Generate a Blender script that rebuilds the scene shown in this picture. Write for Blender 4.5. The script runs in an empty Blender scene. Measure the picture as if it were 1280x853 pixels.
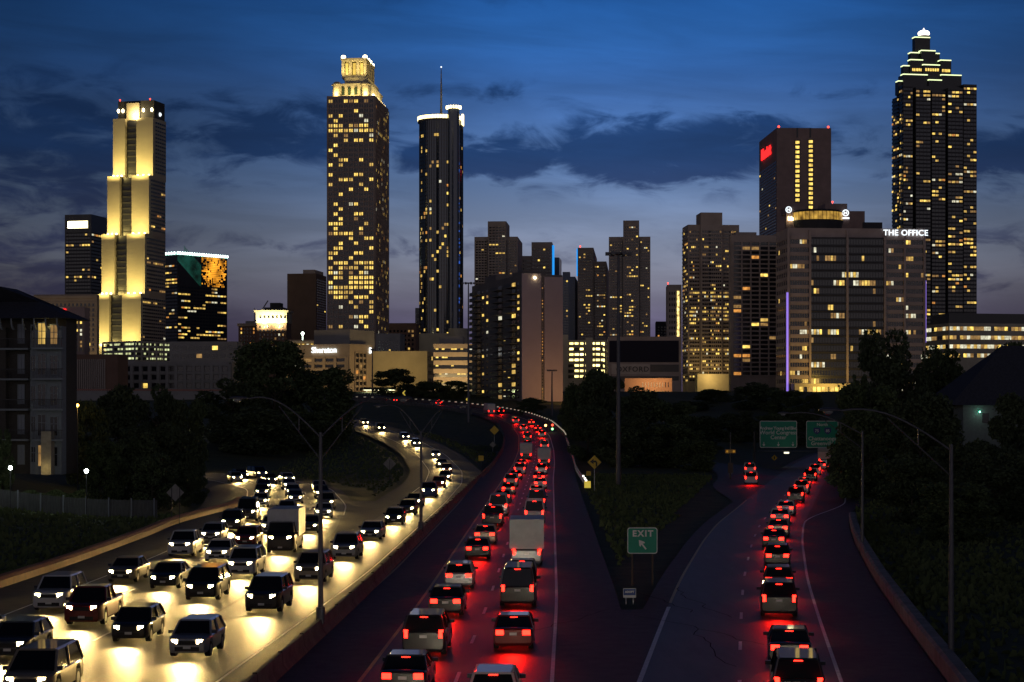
import bpy, bmesh, math, random
import numpy as np
from mathutils import Vector, Matrix
R = math.radians
SC = bpy.context.scene
COL = SC.collection

# ------------------------------------------------------------------ camera, sky, light, exposure
F = 2330.0      # focal length in photograph pixels (1280 wide)
H = 10.7        # eye height above the near carriageways, standing on an overbridge
YH = 510.0
cam = bpy.data.objects.new('camera', bpy.data.cameras.new('camera'))
COL.objects.link(cam); SC.camera = cam
cam.location = (0, 0, H); cam.rotation_euler = (R(90), 0, 0)
cam.data.sensor_width = 36; cam.data.lens = 36*F/1280
cam.data.shift_y = (YH-426.5)/1280
cam.data.clip_start = 0.5; cam.data.clip_end = 30000

SUN_EL, SUN_ROT = R(-3.5), R(8)
w = bpy.data.worlds.new('World'); SC.world = w; w.use_nodes = True
nt = w.node_tree; nt.nodes.clear()
def N(t, **k):
    n = nt.nodes.new(t)
    for a, b in k.items():
        if a.startswith('i_'):
            n.inputs[int(a[2:])].default_value = b
        else: setattr(n, a, b)
    return n
L = nt.links.new
def mth(op, a, b=None, c=None, clamp=False):
    n = N('ShaderNodeMath', operation=op); n.use_clamp = clamp
    for i, v in enumerate((a, b, c)):
        if v is None: continue
        if isinstance(v, (int, float)): n.inputs[i].default_value = v
        else: L(v, n.inputs[i])
    return n.outputs[0]
def mixc(fac, a, b, blend='MIX'):
    n = N('ShaderNodeMix', data_type='RGBA', blend_type=blend)
    for i, v in ((0, fac), (6, a), (7, b)):
        if isinstance(v, (int, float)): n.inputs[i].default_value = v
        elif isinstance(v, tuple): n.inputs[i].default_value = (*v, 1)
        else: L(v, n.inputs[i])
    return n.outputs[2]
tc = N('ShaderNodeTexCoord'); sp = N('ShaderNodeSeparateXYZ'); L(tc.outputs['Generated'], sp.inputs[0])
el = sp.outputs[2]
az = mth('ARCTAN2', sp.outputs[0], sp.outputs[1])
rp = N('ShaderNodeValToRGB'); L(mth('MULTIPLY', el, 2.0), rp.inputs[0])
cr = rp.color_ramp; cr.interpolation = 'B_SPLINE'
stops = [(0.0, (.060, .045, .085)), (.07, (.085, .070, .160)), (.11, (.15, .14, .22)), (.155, (.29, .31, .39)), (.235, (.115, .215, .42)),
         (.33, (.038, .125, .385)), (.39, (.024, .132, .43)), (.45, (.010, .088, .335)), (.62, (.006, .030, .12)), (1.0, (.004, .012, .045))]
while len(cr.elements) < len(stops): cr.elements.new(.5)
for e, (p, c) in zip(cr.elements, stops): e.position = p; e.color = (*c, 1)
base = rp.outputs[0]
# darker to the left of the view
ga = mth('DIVIDE', mth('SUBTRACT', az, .06), .185)
gf = mth('ADD', mth('MULTIPLY', mth('POWER', 2.718, mth('MULTIPLY', mth('MULTIPLY', ga, ga), -1.0)), .76), .24)
def scl(c, f): return mixc(1.0, c, mixc(1.0, (0, 0, 0), f, 'ADD'), 'MULTIPLY')
base = scl(base, gf)
# clouds, laid out in compass direction and elevation
cb = N('ShaderNodeCombineXYZ'); L(mth('MULTIPLY', az, 20.0), cb.inputs[0]); L(mth('MULTIPLY', el, 52.0), cb.inputs[1])
wv = N('ShaderNodeTexNoise', i_2=1.4, i_3=7.0, i_4=.58); wv.inputs['Distortion'].default_value = .55; L(cb.outputs[0], wv.inputs[0])
def blob(a0, e0, sa, se):
    a = mth('DIVIDE', mth('SUBTRACT', az, a0), sa); b = mth('DIVIDE', mth('SUBTRACT', el, e0), se)
    return mth('POWER', 2.718, mth('MULTIPLY', mth('ADD', mth('MULTIPLY', a, a), mth('MULTIPLY', b, b)), -1.0))
m = mth('MULTIPLY', blob(.085, .136, .085, .0170), 1.75)
m = mth('MAXIMUM', m, mth('MULTIPLY', blob(-.01, .132, .05, .013), 1.4))
m = mth('MAXIMUM', m, mth('MULTIPLY', blob(-.135, .142, .085, .0200), 1.15))
m = mth('MAXIMUM', m, mth('MULTIPLY', blob(-.25, .135, .07, .035), 1.1))
m = mth('MAXIMUM', m, mth('MULTIPLY', blob(.27, .130, .07, .018), 1.2))
m = mth('MAXIMUM', m, mth('MULTIPLY', blob(.17, .163, .03, .006), .60))
m = mth('MAXIMUM', m, mth('MULTIPLY', blob(-.02, .166, .05, .008), .52))
m = mth('MAXIMUM', m, mth('MULTIPLY', blob(.25, .075, .12, .022), .5))
m = mth('MAXIMUM', m, mth('MULTIPLY', blob(-.10, .085, .30, .014), .36))
m = mth('MAXIMUM', m, mth('MULTIPLY', blob(-.06, .225, .16, .012), .50))
m = mth('MAXIMUM', m, mth('MULTIPLY', blob(.0, .02, .6, .02), .3))
m = mth('MAXIMUM', m, mth('MULTIPLY', blob(-.28, .07, .12, .05), .85))
cs = mth('ADD', m, mth('MULTIPLY', mth('SUBTRACT', wv.outputs[0], .5), 3.4))
cm = N('ShaderNodeMapRange', i_1=.22, i_2=1.05, i_3=0.0, i_4=.90); cm.interpolation_type = 'SMOOTHSTEP'; L(cs, cm.inputs[0])
cm = mth('MULTIPLY', cm.outputs[0], mth('MINIMUM', mth('MULTIPLY', m, 2.2), 1.0))
ccol = N('ShaderNodeValToRGB'); L(mth('MULTIPLY', el, 2.0), ccol.inputs[0])
ce = ccol.color_ramp.elements; ce[0].position = .05; ce[0].color = (.060, .050, .095, 1); ce[1].position = .27; ce[1].color = (.006, .036, .135, 1)
sky = mixc(cm, base, scl(ccol.outputs[0], mth('ADD', mth('MULTIPLY', gf, .7), .3)))
# thin paler streaks
cb2 = N('ShaderNodeCombineXYZ'); L(mth('MULTIPLY', az, 5.0), cb2.inputs[0]); L(mth('ADD', mth('MULTIPLY', el, 34.0), mth('MULTIPLY', az, 2.5)), cb2.inputs[1])
w2 = N('ShaderNodeTexNoise', i_2=1.5, i_3=6.0, i_4=.55); w2.inputs['Distortion'].default_value = .4; L(cb2.outputs[0], w2.inputs[0])
pm = N('ShaderNodeMapRange', i_1=.40, i_2=.75, i_3=.86, i_4=1.22); L(w2.outputs[0], pm.inputs[0])
sky = mixc(1.0, sky, mixc(1.0, (0, 0, 0), pm.outputs[0], 'ADD'), 'MULTIPLY')
# the eastern horizon behind the camera: an added unseen rose glow that lights the camera-facing walls
bk = N('ShaderNodeMapRange', i_1=.15, i_2=-.6, i_3=0.0, i_4=1.0); bk.interpolation_type = 'SMOOTHSTEP'; L(sp.outputs[1], bk.inputs[0])
lo = N('ShaderNodeMapRange', i_1=.0, i_2=.55, i_3=1.0, i_4=0.0); lo.interpolation_type = 'SMOOTHSTEP'; L(el, lo.inputs[0])
sky = mixc(1.0, sky, scl(mixc(0.0, (.34, .29, .29), (0, 0, 0)), mth('MULTIPLY', bk.outputs[0], lo.outputs[0])), 'ADD')
nis = N('ShaderNodeTexSky', sky_type='NISHITA'); nis.sun_disc = False; nis.sun_elevation = SUN_EL; nis.sun_rotation = SUN_ROT
b1 = N('ShaderNodeBackground'); b1.inputs[1].default_value = .02; L(nis.outputs[0], b1.inputs[0])
b2 = N('ShaderNodeBackground'); b2.inputs[1].default_value = 1.0; L(sky, b2.inputs[0])
ad = N('ShaderNodeAddShader'); L(b1.outputs[0], ad.inputs[0]); L(b2.outputs[0], ad.inputs[1])
ow = N('ShaderNodeOutputWorld'); L(ad.outputs[0], ow.inputs[0])
# the last of the afterglow, very weak and very soft
sl = bpy.data.lights.new('afterglow', 'SUN'); sl.energy = .012; sl.angle = R(25); sl.color = (1, .75, .7)
so = bpy.data.objects.new('afterglow', sl); COL.objects.link(so); so.rotation_euler = (R(84), 0, R(172))
vs = SC.view_settings; vs.view_transform = 'Standard'; vs.look = 'None'; vs.exposure = 0; vs.gamma = 1; vs.use_curve_mapping = False
SC.render.engine = 'CYCLES'
SC.cycles.use_light_tree = True
SC.cycles.max_bounces = 5; SC.cycles.transparent_max_bounces = 12
SC.cycles.sample_clamp_indirect = 3
SC.render.resolution_x = 1024; SC.render.resolution_y = 682

# ------------------------------------------------------------------ materials
MATS = {}
def mat(name, col, rough=.7, metal=0, var=0.0, scale=1.0, bump=0.0, emit=None, estr=0.0, col2=None, sample=True, spec=None, alpha=None, coat=0, stretch=None, trans=0):
    if name in MATS: return MATS[name]
    m = bpy.data.materials.new(name); m.use_nodes = True; t = m.node_tree; b = t.nodes['Principled BSDF']
    b.inputs['Base Color'].default_value = (*col, 1); b.inputs['Roughness'].default_value = rough; b.inputs['Metallic'].default_value = metal
    if spec is not None: b.inputs['Specular IOR Level'].default_value = spec
    if coat: b.inputs['Coat Weight'].default_value = coat
    if trans: b.inputs['Transmission Weight'].default_value = trans
    if var or bump or col2:
        c = t.nodes.new('ShaderNodeTexCoord'); mp = t.nodes.new('ShaderNodeMapping')
        mp.inputs['Scale'].default_value = stretch or (1, 1, 1)
        t.links.new(c.outputs['Object'], mp.inputs[0])
        n = t.nodes.new('ShaderNodeTexNoise'); n.inputs['Scale'].default_value = scale; n.inputs['Detail'].default_value = 8; n.inputs['Roughness'].default_value = .65
        t.links.new(mp.outputs[0], n.inputs[0])
        r = t.nodes.new('ShaderNodeValToRGB'); t.links.new(n.outputs[0], r.inputs[0])
        c2 = col2 or tuple(x*(1+var) for x in col)
        r.color_ramp.elements[0].position = .32; r.color_ramp.elements[0].color = (*[x*(1-var) for x in col], 1)
        r.color_ramp.elements[1].position = .68; r.color_ramp.elements[1].color = (*c2, 1)
        t.links.new(r.outputs[0], b.inputs['Base Color'])
        if bump:
            bp = t.nodes.new('ShaderNodeBump'); bp.inputs['Strength'].default_value = bump; bp.inputs['Distance'].default_value = .05
            n2 = t.nodes.new('ShaderNodeTexNoise'); n2.inputs['Scale'].default_value = scale*9; n2.inputs['Detail'].default_value = 4
            t.links.new(c.outputs['Object'], n2.inputs[0]); t.links.new(n2.outputs[0], bp.inputs['Height']); t.links.new(bp.outputs[0], b.inputs['Normal'])
    if emit:
        b.inputs['Emission Color'].default_value = (*emit, 1); b.inputs['Emission Strength'].default_value = estr
        if not sample: m.cycles.emission_sampling = 'NONE'
    if alpha is not None: b.inputs['Alpha'].default_value = alpha
    MATS[name] = m
    return m

def lit_mat(name, col, s, blinds=.55, sc=.55):
    """lit room seen through glass: furniture, blinds and lamps break the light up"""
    m = bpy.data.materials.new(name); m.use_nodes = True; t = m.node_tree; b = t.nodes['Principled BSDF']
    b.inputs['Base Color'].default_value = (.03, .03, .03, 1); b.inputs['Roughness'].default_value = .3
    g = t.nodes.new('ShaderNodeNewGeometry'); n = t.nodes.new('ShaderNodeTexNoise'); n.inputs['Scale'].default_value = sc; n.inputs['Detail'].default_value = 3
    t.links.new(g.outputs['Position'], n.inputs[0])
    r = t.nodes.new('ShaderNodeMapRange'); r.inputs[1].default_value = .3; r.inputs[2].default_value = .72; r.inputs[3].default_value = s*(1-blinds); r.inputs[4].default_value = s*(1+blinds)
    t.links.new(n.outputs[0], r.inputs[0]); t.links.new(r.outputs[0], b.inputs['Emission Strength'])
    mx = t.nodes.new('ShaderNodeMix'); mx.data_type = 'RGBA'; mx.inputs[6].default_value = (*[c*k for c, k in zip(col, (1, .8, .6))], 1); mx.inputs[7].default_value = (*col, 1)
    t.links.new(n.outputs[0], mx.inputs[0]); t.links.new(mx.outputs[2], b.inputs['Emission Color'])
    m.cycles.emission_sampling = 'NONE'
    MATS[name] = m
    return m
WARM = [lit_mat('lit_room_bright', (1, .74, .17), 1.25), lit_mat('lit_room', (1, .70, .18), .70), lit_mat('lit_room_dim', (1, .62, .22), .30),
        lit_mat('lit_room_orange', (1, .45, .10), .65), lit_mat('lit_room_pale', (.92, .97, .78), .8)]
WW = {'std': (4, 6, 5, 1, 2), 'orange': (1, 2, 3, 8, 0), 'pale': (2, 4, 5, 0, 6), 'bright': (9, 5, 1, 0, 2), 'dim': (1, 3, 7, 1, 1)}
GLASS = mat('dark_window_glass', (.012, .014, .020), rough=.12, spec=.6)
GLASSB = mat('blue_window_glass', (.012, .022, .045), rough=.10, spec=.8)

# ------------------------------------------------------------------ mesh helpers
class MB:
    def __init__(s): s.v = []; s.f = []; s.m = []
    def quad(s, a, b, c, d, mi=0):
        n = len(s.v); s.v += [tuple(a), tuple(b), tuple(c), tuple(d)]; s.f.append((n, n+1, n+2, n+3)); s.m.append(mi)
    def box(s, x0, x1, y0, y1, z0, z1, mi=0):
        n = len(s.v)
        s.v += [(x0,y0,z0),(x1,y0,z0),(x1,y1,z0),(x0,y1,z0),(x0,y0,z1),(x1,y0,z1),(x1,y1,z1),(x0,y1,z1)]
        for q in ((0,3,2,1),(4,5,6,7),(0,1,5,4),(1,2,6,5),(2,3,7,6),(3,0,4,7)):
            s.f.append(tuple(n+i for i in q)); s.m.append(mi)
    def prism(s, pts, z0, z1, mi=0, top=1.0, cx=None, cy=None):
        """extruded outline (counter-clockwise xy points); top scales the upper outline"""
        n = len(s.v); k = len(pts)
        cx = sum(p[0] for p in pts)/k if cx is None else cx; cy = sum(p[1] for p in pts)/k if cy is None else cy
        s.v += [(p[0], p[1], z0) for p in pts] + [(cx+(p[0]-cx)*top, cy+(p[1]-cy)*top, z1) for p in pts]
        for i in range(k):
            j = (i+1) % k; s.f.append((n+i, n+j, n+k+j, n+k+i)); s.m.append(mi)
        s.f.append(tuple(n+k+i for i in range(k))); s.m.append(mi)
        s.f.append(tuple(n+i for i in reversed(range(k)))); s.m.append(mi)
    def cyl(s, cx, cy, z0, z1, r0, r1=None, n=16, mi=0):
        r1 = r0 if r1 is None else r1; o = len(s.v)
        for z, r in ((z0, r0), (z1, r1)):
            s.v += [(cx+r*math.cos(2*math.pi*i/n), cy+r*math.sin(2*math.pi*i/n), z) for i in range(n)]
        for i in range(n):
            j = (i+1) % n; s.f.append((o+i, o+j, o+n+j, o+n+i)); s.m.append(mi)
        s.f.append(tuple(o+n+i for i in range(n))); s.m.append(mi); s.f.append(tuple(o+i for i in reversed(range(n)))); s.m.append(mi)
    def tube(s, pts, r, n=8, mi=0):
        pts = [Vector(p) for p in pts]; o = len(s.v); rr = r if isinstance(r, (list, tuple)) else [r]*len(pts)
        for i, p in enumerate(pts):
            d = (pts[min(i+1, len(pts)-1)]-pts[max(i-1, 0)]).normalized()
            a = d.cross(Vector((0, 0, 1)));
            if a.length < .05: a = Vector((1, 0, 0))
            a.normalize(); b = d.cross(a)
            for k in range(n):
                t = 2*math.pi*k/n; s.v.append(tuple(p+(a*math.cos(t)+b*math.sin(t))*rr[i]))
        for i in range(len(pts)-1):
            for k in range(n):
                q = (k+1) % n; s.f.append((o+i*n+k, o+(i+1)*n+k, o+(i+1)*n+q, o+i*n+q)); s.m.append(mi)
        s.f.append(tuple(o+k for k in reversed(range(n)))); s.m.append(mi)
        e = o+(len(pts)-1)*n; s.f.append(tuple(e+k for k in range(n))); s.m.append(mi)
    def ball(s, c, r, sz=1.0, n=10, mi=0):
        o = len(s.v); m = n//2
        for i in range(m+1):
            ph = math.pi*i/m
            for k in range(n):
                t = 2*math.pi*k/n; s.v.append((c[0]+r*math.sin(ph)*math.cos(t), c[1]+r*math.sin(ph)*math.sin(t), c[2]+r*sz*math.cos(ph)))
        for i in range(m):
            for k in range(n):
                q = (k+1) % n; s.f.append((o+i*n+k, o+(i+1)*n+k, o+(i+1)*n+q, o+i*n+q)); s.m.append(mi)
    def mesh(s, name, mats, smooth=False):
        me = bpy.data.meshes.new(name); me.from_pydata(s.v, [], s.f)
        for m_ in (mats if isinstance(mats, (list, tuple)) else [mats]): me.materials.append(m_)
        if len(me.materials) > 1: me.polygons.foreach_set('material_index', s.m)
        if smooth: me.polygons.foreach_set('use_smooth', [True]*len(me.polygons))
        me.update(); return me
    def build(s, name, mats, parent=None, smooth=False, loc=None):
        o = bpy.data.objects.new(name, s.mesh(name, mats, smooth)); COL.objects.link(o)
        if parent: o.parent = parent
        if loc: o.location = loc
        return o
def tag(o, label=None, cat=None, group=None, kind=None):
    if label: o['label'] = label
    if cat: o['category'] = cat
    if group: o['group'] = group
    if kind: o['kind'] = kind
    return o
def thing(name, label, cat, loc=(0, 0, 0), rz=0, group=None):
    o = bpy.data.objects.new(name, None); o.empty_display_size = .2; COL.objects.link(o); o.location = loc; o.rotation_euler = (0, 0, rz)
    return tag(o, label, cat, group)
def place(name, me, parent=None, loc=(0, 0, 0), rot=None):
    o = bpy.data.objects.new(name, me); COL.objects.link(o); o.location = loc
    if parent: o.parent = parent
    if rot: o.rotation_euler = rot
    return o
def lamp(name, kind, parent, loc, power, col, size=.3, rot=None, spot=None, blend=.5, sy=None):
    l = bpy.data.lights.new(name, kind); l.energy = power; l.color = col
    if kind == 'AREA':
        l.size = size
        if sy: l.shape = 'RECTANGLE'; l.size_y = sy
    else: l.shadow_soft_size = size
    if spot: l.spot_size = R(spot); l.spot_blend = blend
    o = bpy.data.objects.new(name, l); COL.objects.link(o); o.location = loc
    if parent: o.parent = parent
    if rot: o.rotation_euler = rot
    return o
def text_mesh(txt, size, depth, m, bold=0.0, shear=0.0, spacing=1.0):
    cu = bpy.data.curves.new('lettering', 'FONT'); cu.body = txt; cu.size = size; cu.extrude = depth/2; cu.align_x = 'CENTER'; cu.align_y = 'CENTER'
    cu.offset = bold; cu.shear = shear; cu.space_character = spacing; cu.resolution_u = 3
    ob = bpy.data.objects.new('lettering', cu); COL.objects.link(ob)
    dg = bpy.context.evaluated_depsgraph_get(); dg.update()
    me = bpy.data.meshes.new_from_object(ob.evaluated_get(dg)); bpy.data.objects.remove(ob); bpy.data.curves.remove(cu)
    me.materials.clear(); me.materials.append(m); return me
def at(px, py, d): return Vector(((px-640)/F*d, d, H-(py-YH)*d/F))
def gp(px, py):                      # a point on the level carriageways
    return at(px, py, F*H/(py-YH))
def zat(py, d): return H+(YH-py)*d/F
# ------------------------------------------------------------------ carriageway centre lines
class Path:
    def __init__(s, pts, sm=14):
        p = np.array(pts, float); d = np.r_[0, np.cumsum(np.linalg.norm(np.diff(p, axis=0), axis=1))]
        n = int(d[-1]); t = np.linspace(0, d[-1], n+1); q = np.stack([np.interp(t, d, p[:, i]) for i in range(3)], 1)
        k = np.hanning(2*sm+1); k /= k.sum()
        for _ in range(2):
            a = np.concatenate([2*q[0]-q[sm:0:-1], q, 2*q[-1]-q[-2:-sm-2:-1]])
            q = np.stack([np.convolve(a[:, i], k, 'valid') for i in range(3)], 1)
        s.q = q; dd = np.r_[0, np.cumsum(np.linalg.norm(np.diff(q, axis=0), axis=1))]; s.s = dd; s.len = dd[-1]
        s.t = np.gradient(q, dd, axis=0)
    def pos(s, u, off=0.0, dz=0.0):
        x, y, z = [np.interp(u, s.s, s.q[:, i]) for i in range(3)]
        tx, ty = [np.interp(u, s.s, s.t[:, i]) for i in range(2)]; l = math.hypot(tx, ty)
        return Vector((x+off*ty/l, y-off*tx/l, z+dz))
    def head(s, u):                       # rotation about z of something facing along the path
        tx, ty = [np.interp(u, s.s, s.t[:, i]) for i in range(2)]; return math.atan2(ty, tx)
    def pitch(s, u): return math.atan2(float(np.interp(u, s.s, s.t[:, 2])), 1)
    def at_y(s, y): return float(s.s[int(np.argmin(abs(s.q[:, 1]-y)))])
OUT = Path([(-3.2, 40, 0), (-2.2, 72.9, 0), (-1.27, 103.4, 0), (.15, 172, 0), (2.5, 283, 0), (4.0, 340, .4), (5.2, 400, 1.6), (5.47, 455, 3.86), (3.3, 510, 6.3),
            (-2.4, 550, 8.3), (-10, 580, 9.8), (-23.8, 615, 11.5), (-38.5, 640, 12.6), (-57, 665, 13.5), (-80, 690, 14.1), (-125, 725, 15)])
RAMP = Path([(-15, 40, 0), (-14.1, 72.9, 0), (-13.3, 89, 0), (-11.9, 122, 0), (-11.2, 155.8, 0), (-10.1, 210, 0), (-9.6, 262, .1), (-10.6, 300, .5), (-14.8, 345, 1.96),
             (-21.6, 385, 3.9), (-31.5, 425, 5.96), (-38.5, 455, 7.3), (-52, 492, 8.8), (-75, 540, 10)], 10)
INN = Path([(-22, 40, 0), (-21.2, 72, 0), (-20.2, 129, 0), (-20.6, 162, 0), (-23.5, 203, 0), (-29.5, 247, 0), (-39, 277, 0), (-51, 299, 0), (-68, 318, 0), (-92, 331, 0), (-140, 340, 0)], 10)
EXI = Path([(4.8, 40, 0), (8.9, 72.9, 0), (11.5, 93.7, 0), (14.4, 116, 0), (19.2, 149, 0), (22.9, 172, 0), (28, 199, 0), (35.6, 240, 0), (42.6, 277, 0), (51, 320, 0), (60, 366, 0), (74, 430, 0), (92, 500, 0)], 10)
SIDE = Path([(24, 190, 0), (31, 236, 0), (37.5, 280, 0), (40.5, 310, 0), (37, 345, 0), (28, 372, .3), (10, 396, .8), (-4, 404, 1.2)], 10)
ROADS = [(OUT, 7.6), (RAMP, 6.2), (INN, 9.5), (EXI, 8.0), (SIDE, 7.0)]
def sst(a, b, x):
    t = np.clip((x-a)/(b-a), 0, 1); return t*t*(3-2*t)
_S = np.concatenate([np.c_[p.q[::3], np.full(len(p.q[::3]), hw)] for p, hw in ROADS])
def terrain(x, y):
    x = np.atleast_1d(np.asarray(x, float)); y = np.atleast_1d(np.asarray(y, float))
    b = 18*sst(340, 820, y)
    b = b+sst(28, 75, -x)*4.6*(1-sst(420, 800, y))
    b = b+sst(0, 45, x-(.135*y+9))*7*(1-sst(450, 800, y))
    b = b+.25*np.sin(x*.11+1)*np.sin(y*.07)
    out = np.empty_like(b)
    for i in range(0, len(b), 4000):
        X = x[i:i+4000, None]; Y = y[i:i+4000, None]
        r = np.hypot(X-_S[None, :, 0], Y-_S[None, :, 1])-_S[None, :, 3]
        wgt = 1/(np.maximum(r, .3)**3); zr = (wgt*_S[None, :, 2]).sum(1)/wgt.sum(1)
        rm = r.min(1); t = sst(1.0, 38, rm); z = zr*(1-t)+b[i:i+4000]*t
        cap = np.where(r < 1.4, _S[None, :, 2], 1e9).min(1)
        out[i:i+4000] = np.minimum(z, cap)-.16
    return out
def tz(x, y): return float(terrain(x, y)[0])

# ------------------------------------------------------------------ ground
GRASS = mat('dry_grass_ground', (.035, .055, .020), rough=.95, scale=.35, col2=(.085, .10, .038), bump=.5)
ASPH = mat('asphalt', (.044, .043, .042), rough=.54, scale=.9, var=.42, bump=.45, stretch=(1, .16, 1), spec=.36)
ASPH2 = mat('shoulder_asphalt', (.048, .045, .043), rough=.66, scale=1.1, var=.45, bump=.5, spec=.35)
PAINT = mat('white_road_paint', (.78, .78, .76), rough=.55, scale=3, var=.22)
YPAINT = mat('yellow_road_paint', (.50, .36, .10), rough=.55, scale=3, var=.25)
CONC = mat('weathered_concrete', (.23, .22, .21), rough=.85, scale=.8, var=.35, bump=.3)
xs = np.r_[-6000, -3500, -2000, -1200, -800, -560, -400, -300, -240, -200, -170, -145, np.arange(-126, 127, 2.0), 145, 170, 200, 240, 300, 400, 560, 800, 1200, 2000, 3500, 6000]
ys = np.r_[-300, -100, 0, 30, np.arange(44, 240, 2.0), np.arange(240, 720, 3.0), 740, 780, 830, 900, 1000, 1150, 1400, 1800, 2500, 4000, 7000, 12000]
gx, gy = np.meshgrid(xs, ys); gz = terrain(gx.ravel(), gy.ravel())
gz[gy.ravel() > 2500] = 17.8
me = bpy.data.meshes.new('ground'); nx = len(xs)
me.from_pydata(np.c_[gx.ravel(), gy.ravel(), gz].tolist(), [], [(j*nx+i, j*nx+i+1, (j+1)*nx+i+1, (j+1)*nx+i) for j in range(len(ys)-1) for i in range(nx-1)])
me.polygons.foreach_set('use_smooth', [True]*len(me.polygons)); me.materials.append(GRASS)
tag(place('ground', me), kind='structure')

def ribbon(name, path, l, r, s0, s1, dz, m, step=2.5, uv=False, obj=True, mb=None, n=3):
    mb = mb or MB(); ss = np.linspace(s0, s1, max(2, int((s1-s0)/step)+1))
    lf_ = l if callable(l) else (lambda s: l); rf_ = r if callable(r) else (lambda s: r)
    o = len(mb.v)
    for s in ss:
        a, b = lf_(s), rf_(s)
        for k in range(n): mb.v.append(tuple(path.pos(s, a+(b-a)*k/(n-1), dz)))
    for i in range(len(ss)-1):
        for k in range(n-1):
            mb.f.append((o+i*n+k, o+i*n+k+1, o+(i+1)*n+k+1, o+(i+1)*n+k)); mb.m.append(0)
    if obj: return tag(mb.build(name, m, smooth=True), kind='structure')
def dashes(mb, path, off, s0, s1, dz, length=3.05, cyc=12.2, w=.075):
    s = s0
    while s+length < s1:
        ribbon('', path, off-w, off+w, s, s+length, dz, None, step=1.5, obj=False, mb=mb, n=2); s += cyc
def sweep(mb, path, prof, s0, s1, step=3.0, dz=0.0, mi=0):
    ss = np.linspace(s0, s1, max(2, int((s1-s0)/step)+1)); k = len(prof); o = len(mb.v)
    for s in ss:
        for po, pz in prof: mb.v.append(tuple(path.pos(s, po, pz+dz)))
    for i in range(len(ss)-1):
        for j in range(k):
            q = (j+1) % k; mb.f.append((o+i*k+j, o+i*k+q, o+(i+1)*k+q, o+(i+1)*k+j)); mb.m.append(mi)
    mb.f.append(tuple(o+j for j in range(k))); mb.m.append(mi)
    e = o+(len(ss)-1)*k; mb.f.append(tuple(e+j for j in reversed(range(k)))); mb.m.append(mi)

# sheets, each a few millimetres above the one below; shoulders first, lanes on top
ribbon('gore_pavement', RAMP, -12.5, 0, 5, RAMP.at_y(214), -.012, ASPH2)
mb = MB(); yy = np.linspace(42, 99, 20); o = 0
for y in yy:
    a = OUT.pos(OUT.at_y(y), 6.3); b = EXI.pos(EXI.at_y(y), -4.0); mb.v += [(a.x, a.y, -.012), (b.x, b.y, -.012)]
for i in range(19): mb.f.append((2*i, 2*i+1, 2*i+3, 2*i+2)); mb.m.append(0)
tag(mb.build('gore_pavement', ASPH2), kind='structure')
ribbon('side_road', SIDE, lambda s: -1.0-5.5*float(sst(0, 75, s)), 6.5, 3, SIDE.len, -.008, ASPH2)
ribbon('shoulder', INN, -10.2, 6.6, 3, INN.len, -.004, ASPH2)
ribbon('shoulder', RAMP, -5.6, 5.6, 3, RAMP.len, 0.0, ASPH2)
ribbon('shoulder', OUT, -7.5, 7.2, 3, OUT.len, .004, ASPH2)
ribbon('shoulder', EXI, -5.2, lambda s: 8.0+3*float(sst(150, 190, s)), 3, EXI.len, 0.0, ASPH2)
ribbon('inbound_road', INN, -5.3, 5.3, 3, INN.len, .0055, ASPH)
ribbon('ramp_road', RAMP, -2.4, 2.4, 3, RAMP.len, .0095, ASPH)
ribbon('outbound_road', OUT, -3.75, 3.75, 3, OUT.len, .008, ASPH)
ribbon('exit_road', EXI, -3.95, 3.95, 3, EXI.len, .008, ASPH)
mb = MB(); Z = .013
dashes(mb, OUT, 0, 8, OUT.len-5, Z); ribbon('', OUT, 3.68, 3.84, 3, OUT.len, Z, None, obj=False, mb=mb, n=2)
dashes(mb, EXI, 0, 6, EXI.at_y(300), Z)
ribbon('', EXI, lambda s: 3.86+3.4*float(sst(135, 175, s)), lambda s: 4.02+3.4*float(sst(135, 175, s)), 3, EXI.at_y(225), Z, None, obj=False, mb=mb, n=2)
ribbon('', EXI, -3.98, -3.78, 3, EXI.at_y(100), Z, None, obj=False, mb=mb, n=2)
ribbon('', RAMP, 2.5, 2.62, 3, RAMP.len, Z, None, obj=False, mb=mb, n=2); ribbon('', RAMP, -2.7, -2.58, RAMP.at_y(230), RAMP.len, Z, None, obj=False, mb=mb, n=2)
ribbon('', INN, -5.5, -5.36, 3, INN.len, Z, None, obj=False, mb=mb, n=2); ribbon('', INN, 5.4, 5.54, INN.at_y(185), INN.len, Z, None, obj=False, mb=mb, n=2)
dashes(mb, INN, -1.75, 6, INN.len-5, Z); dashes(mb, INN, 1.75, 9, INN.len-5, Z)
tag(mb.build('lane_markings', PAINT), kind='structure')
mb = MB(); ribbon('', OUT, -3.84, -3.68, 3, OUT.len, Z, None, obj=False, mb=mb, n=2)
ribbon('', EXI, -3.98, -3.82, EXI.at_y(102), EXI.at_y(215), Z, None, obj=False, mb=mb, n=2)
ribbon('', RAMP, 4.1, 4.24, 3, RAMP.at_y(235), Z, None, obj=False, mb=mb, n=2)
tag(mb.build('lane_markings', YPAINT), kind='structure')
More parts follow.
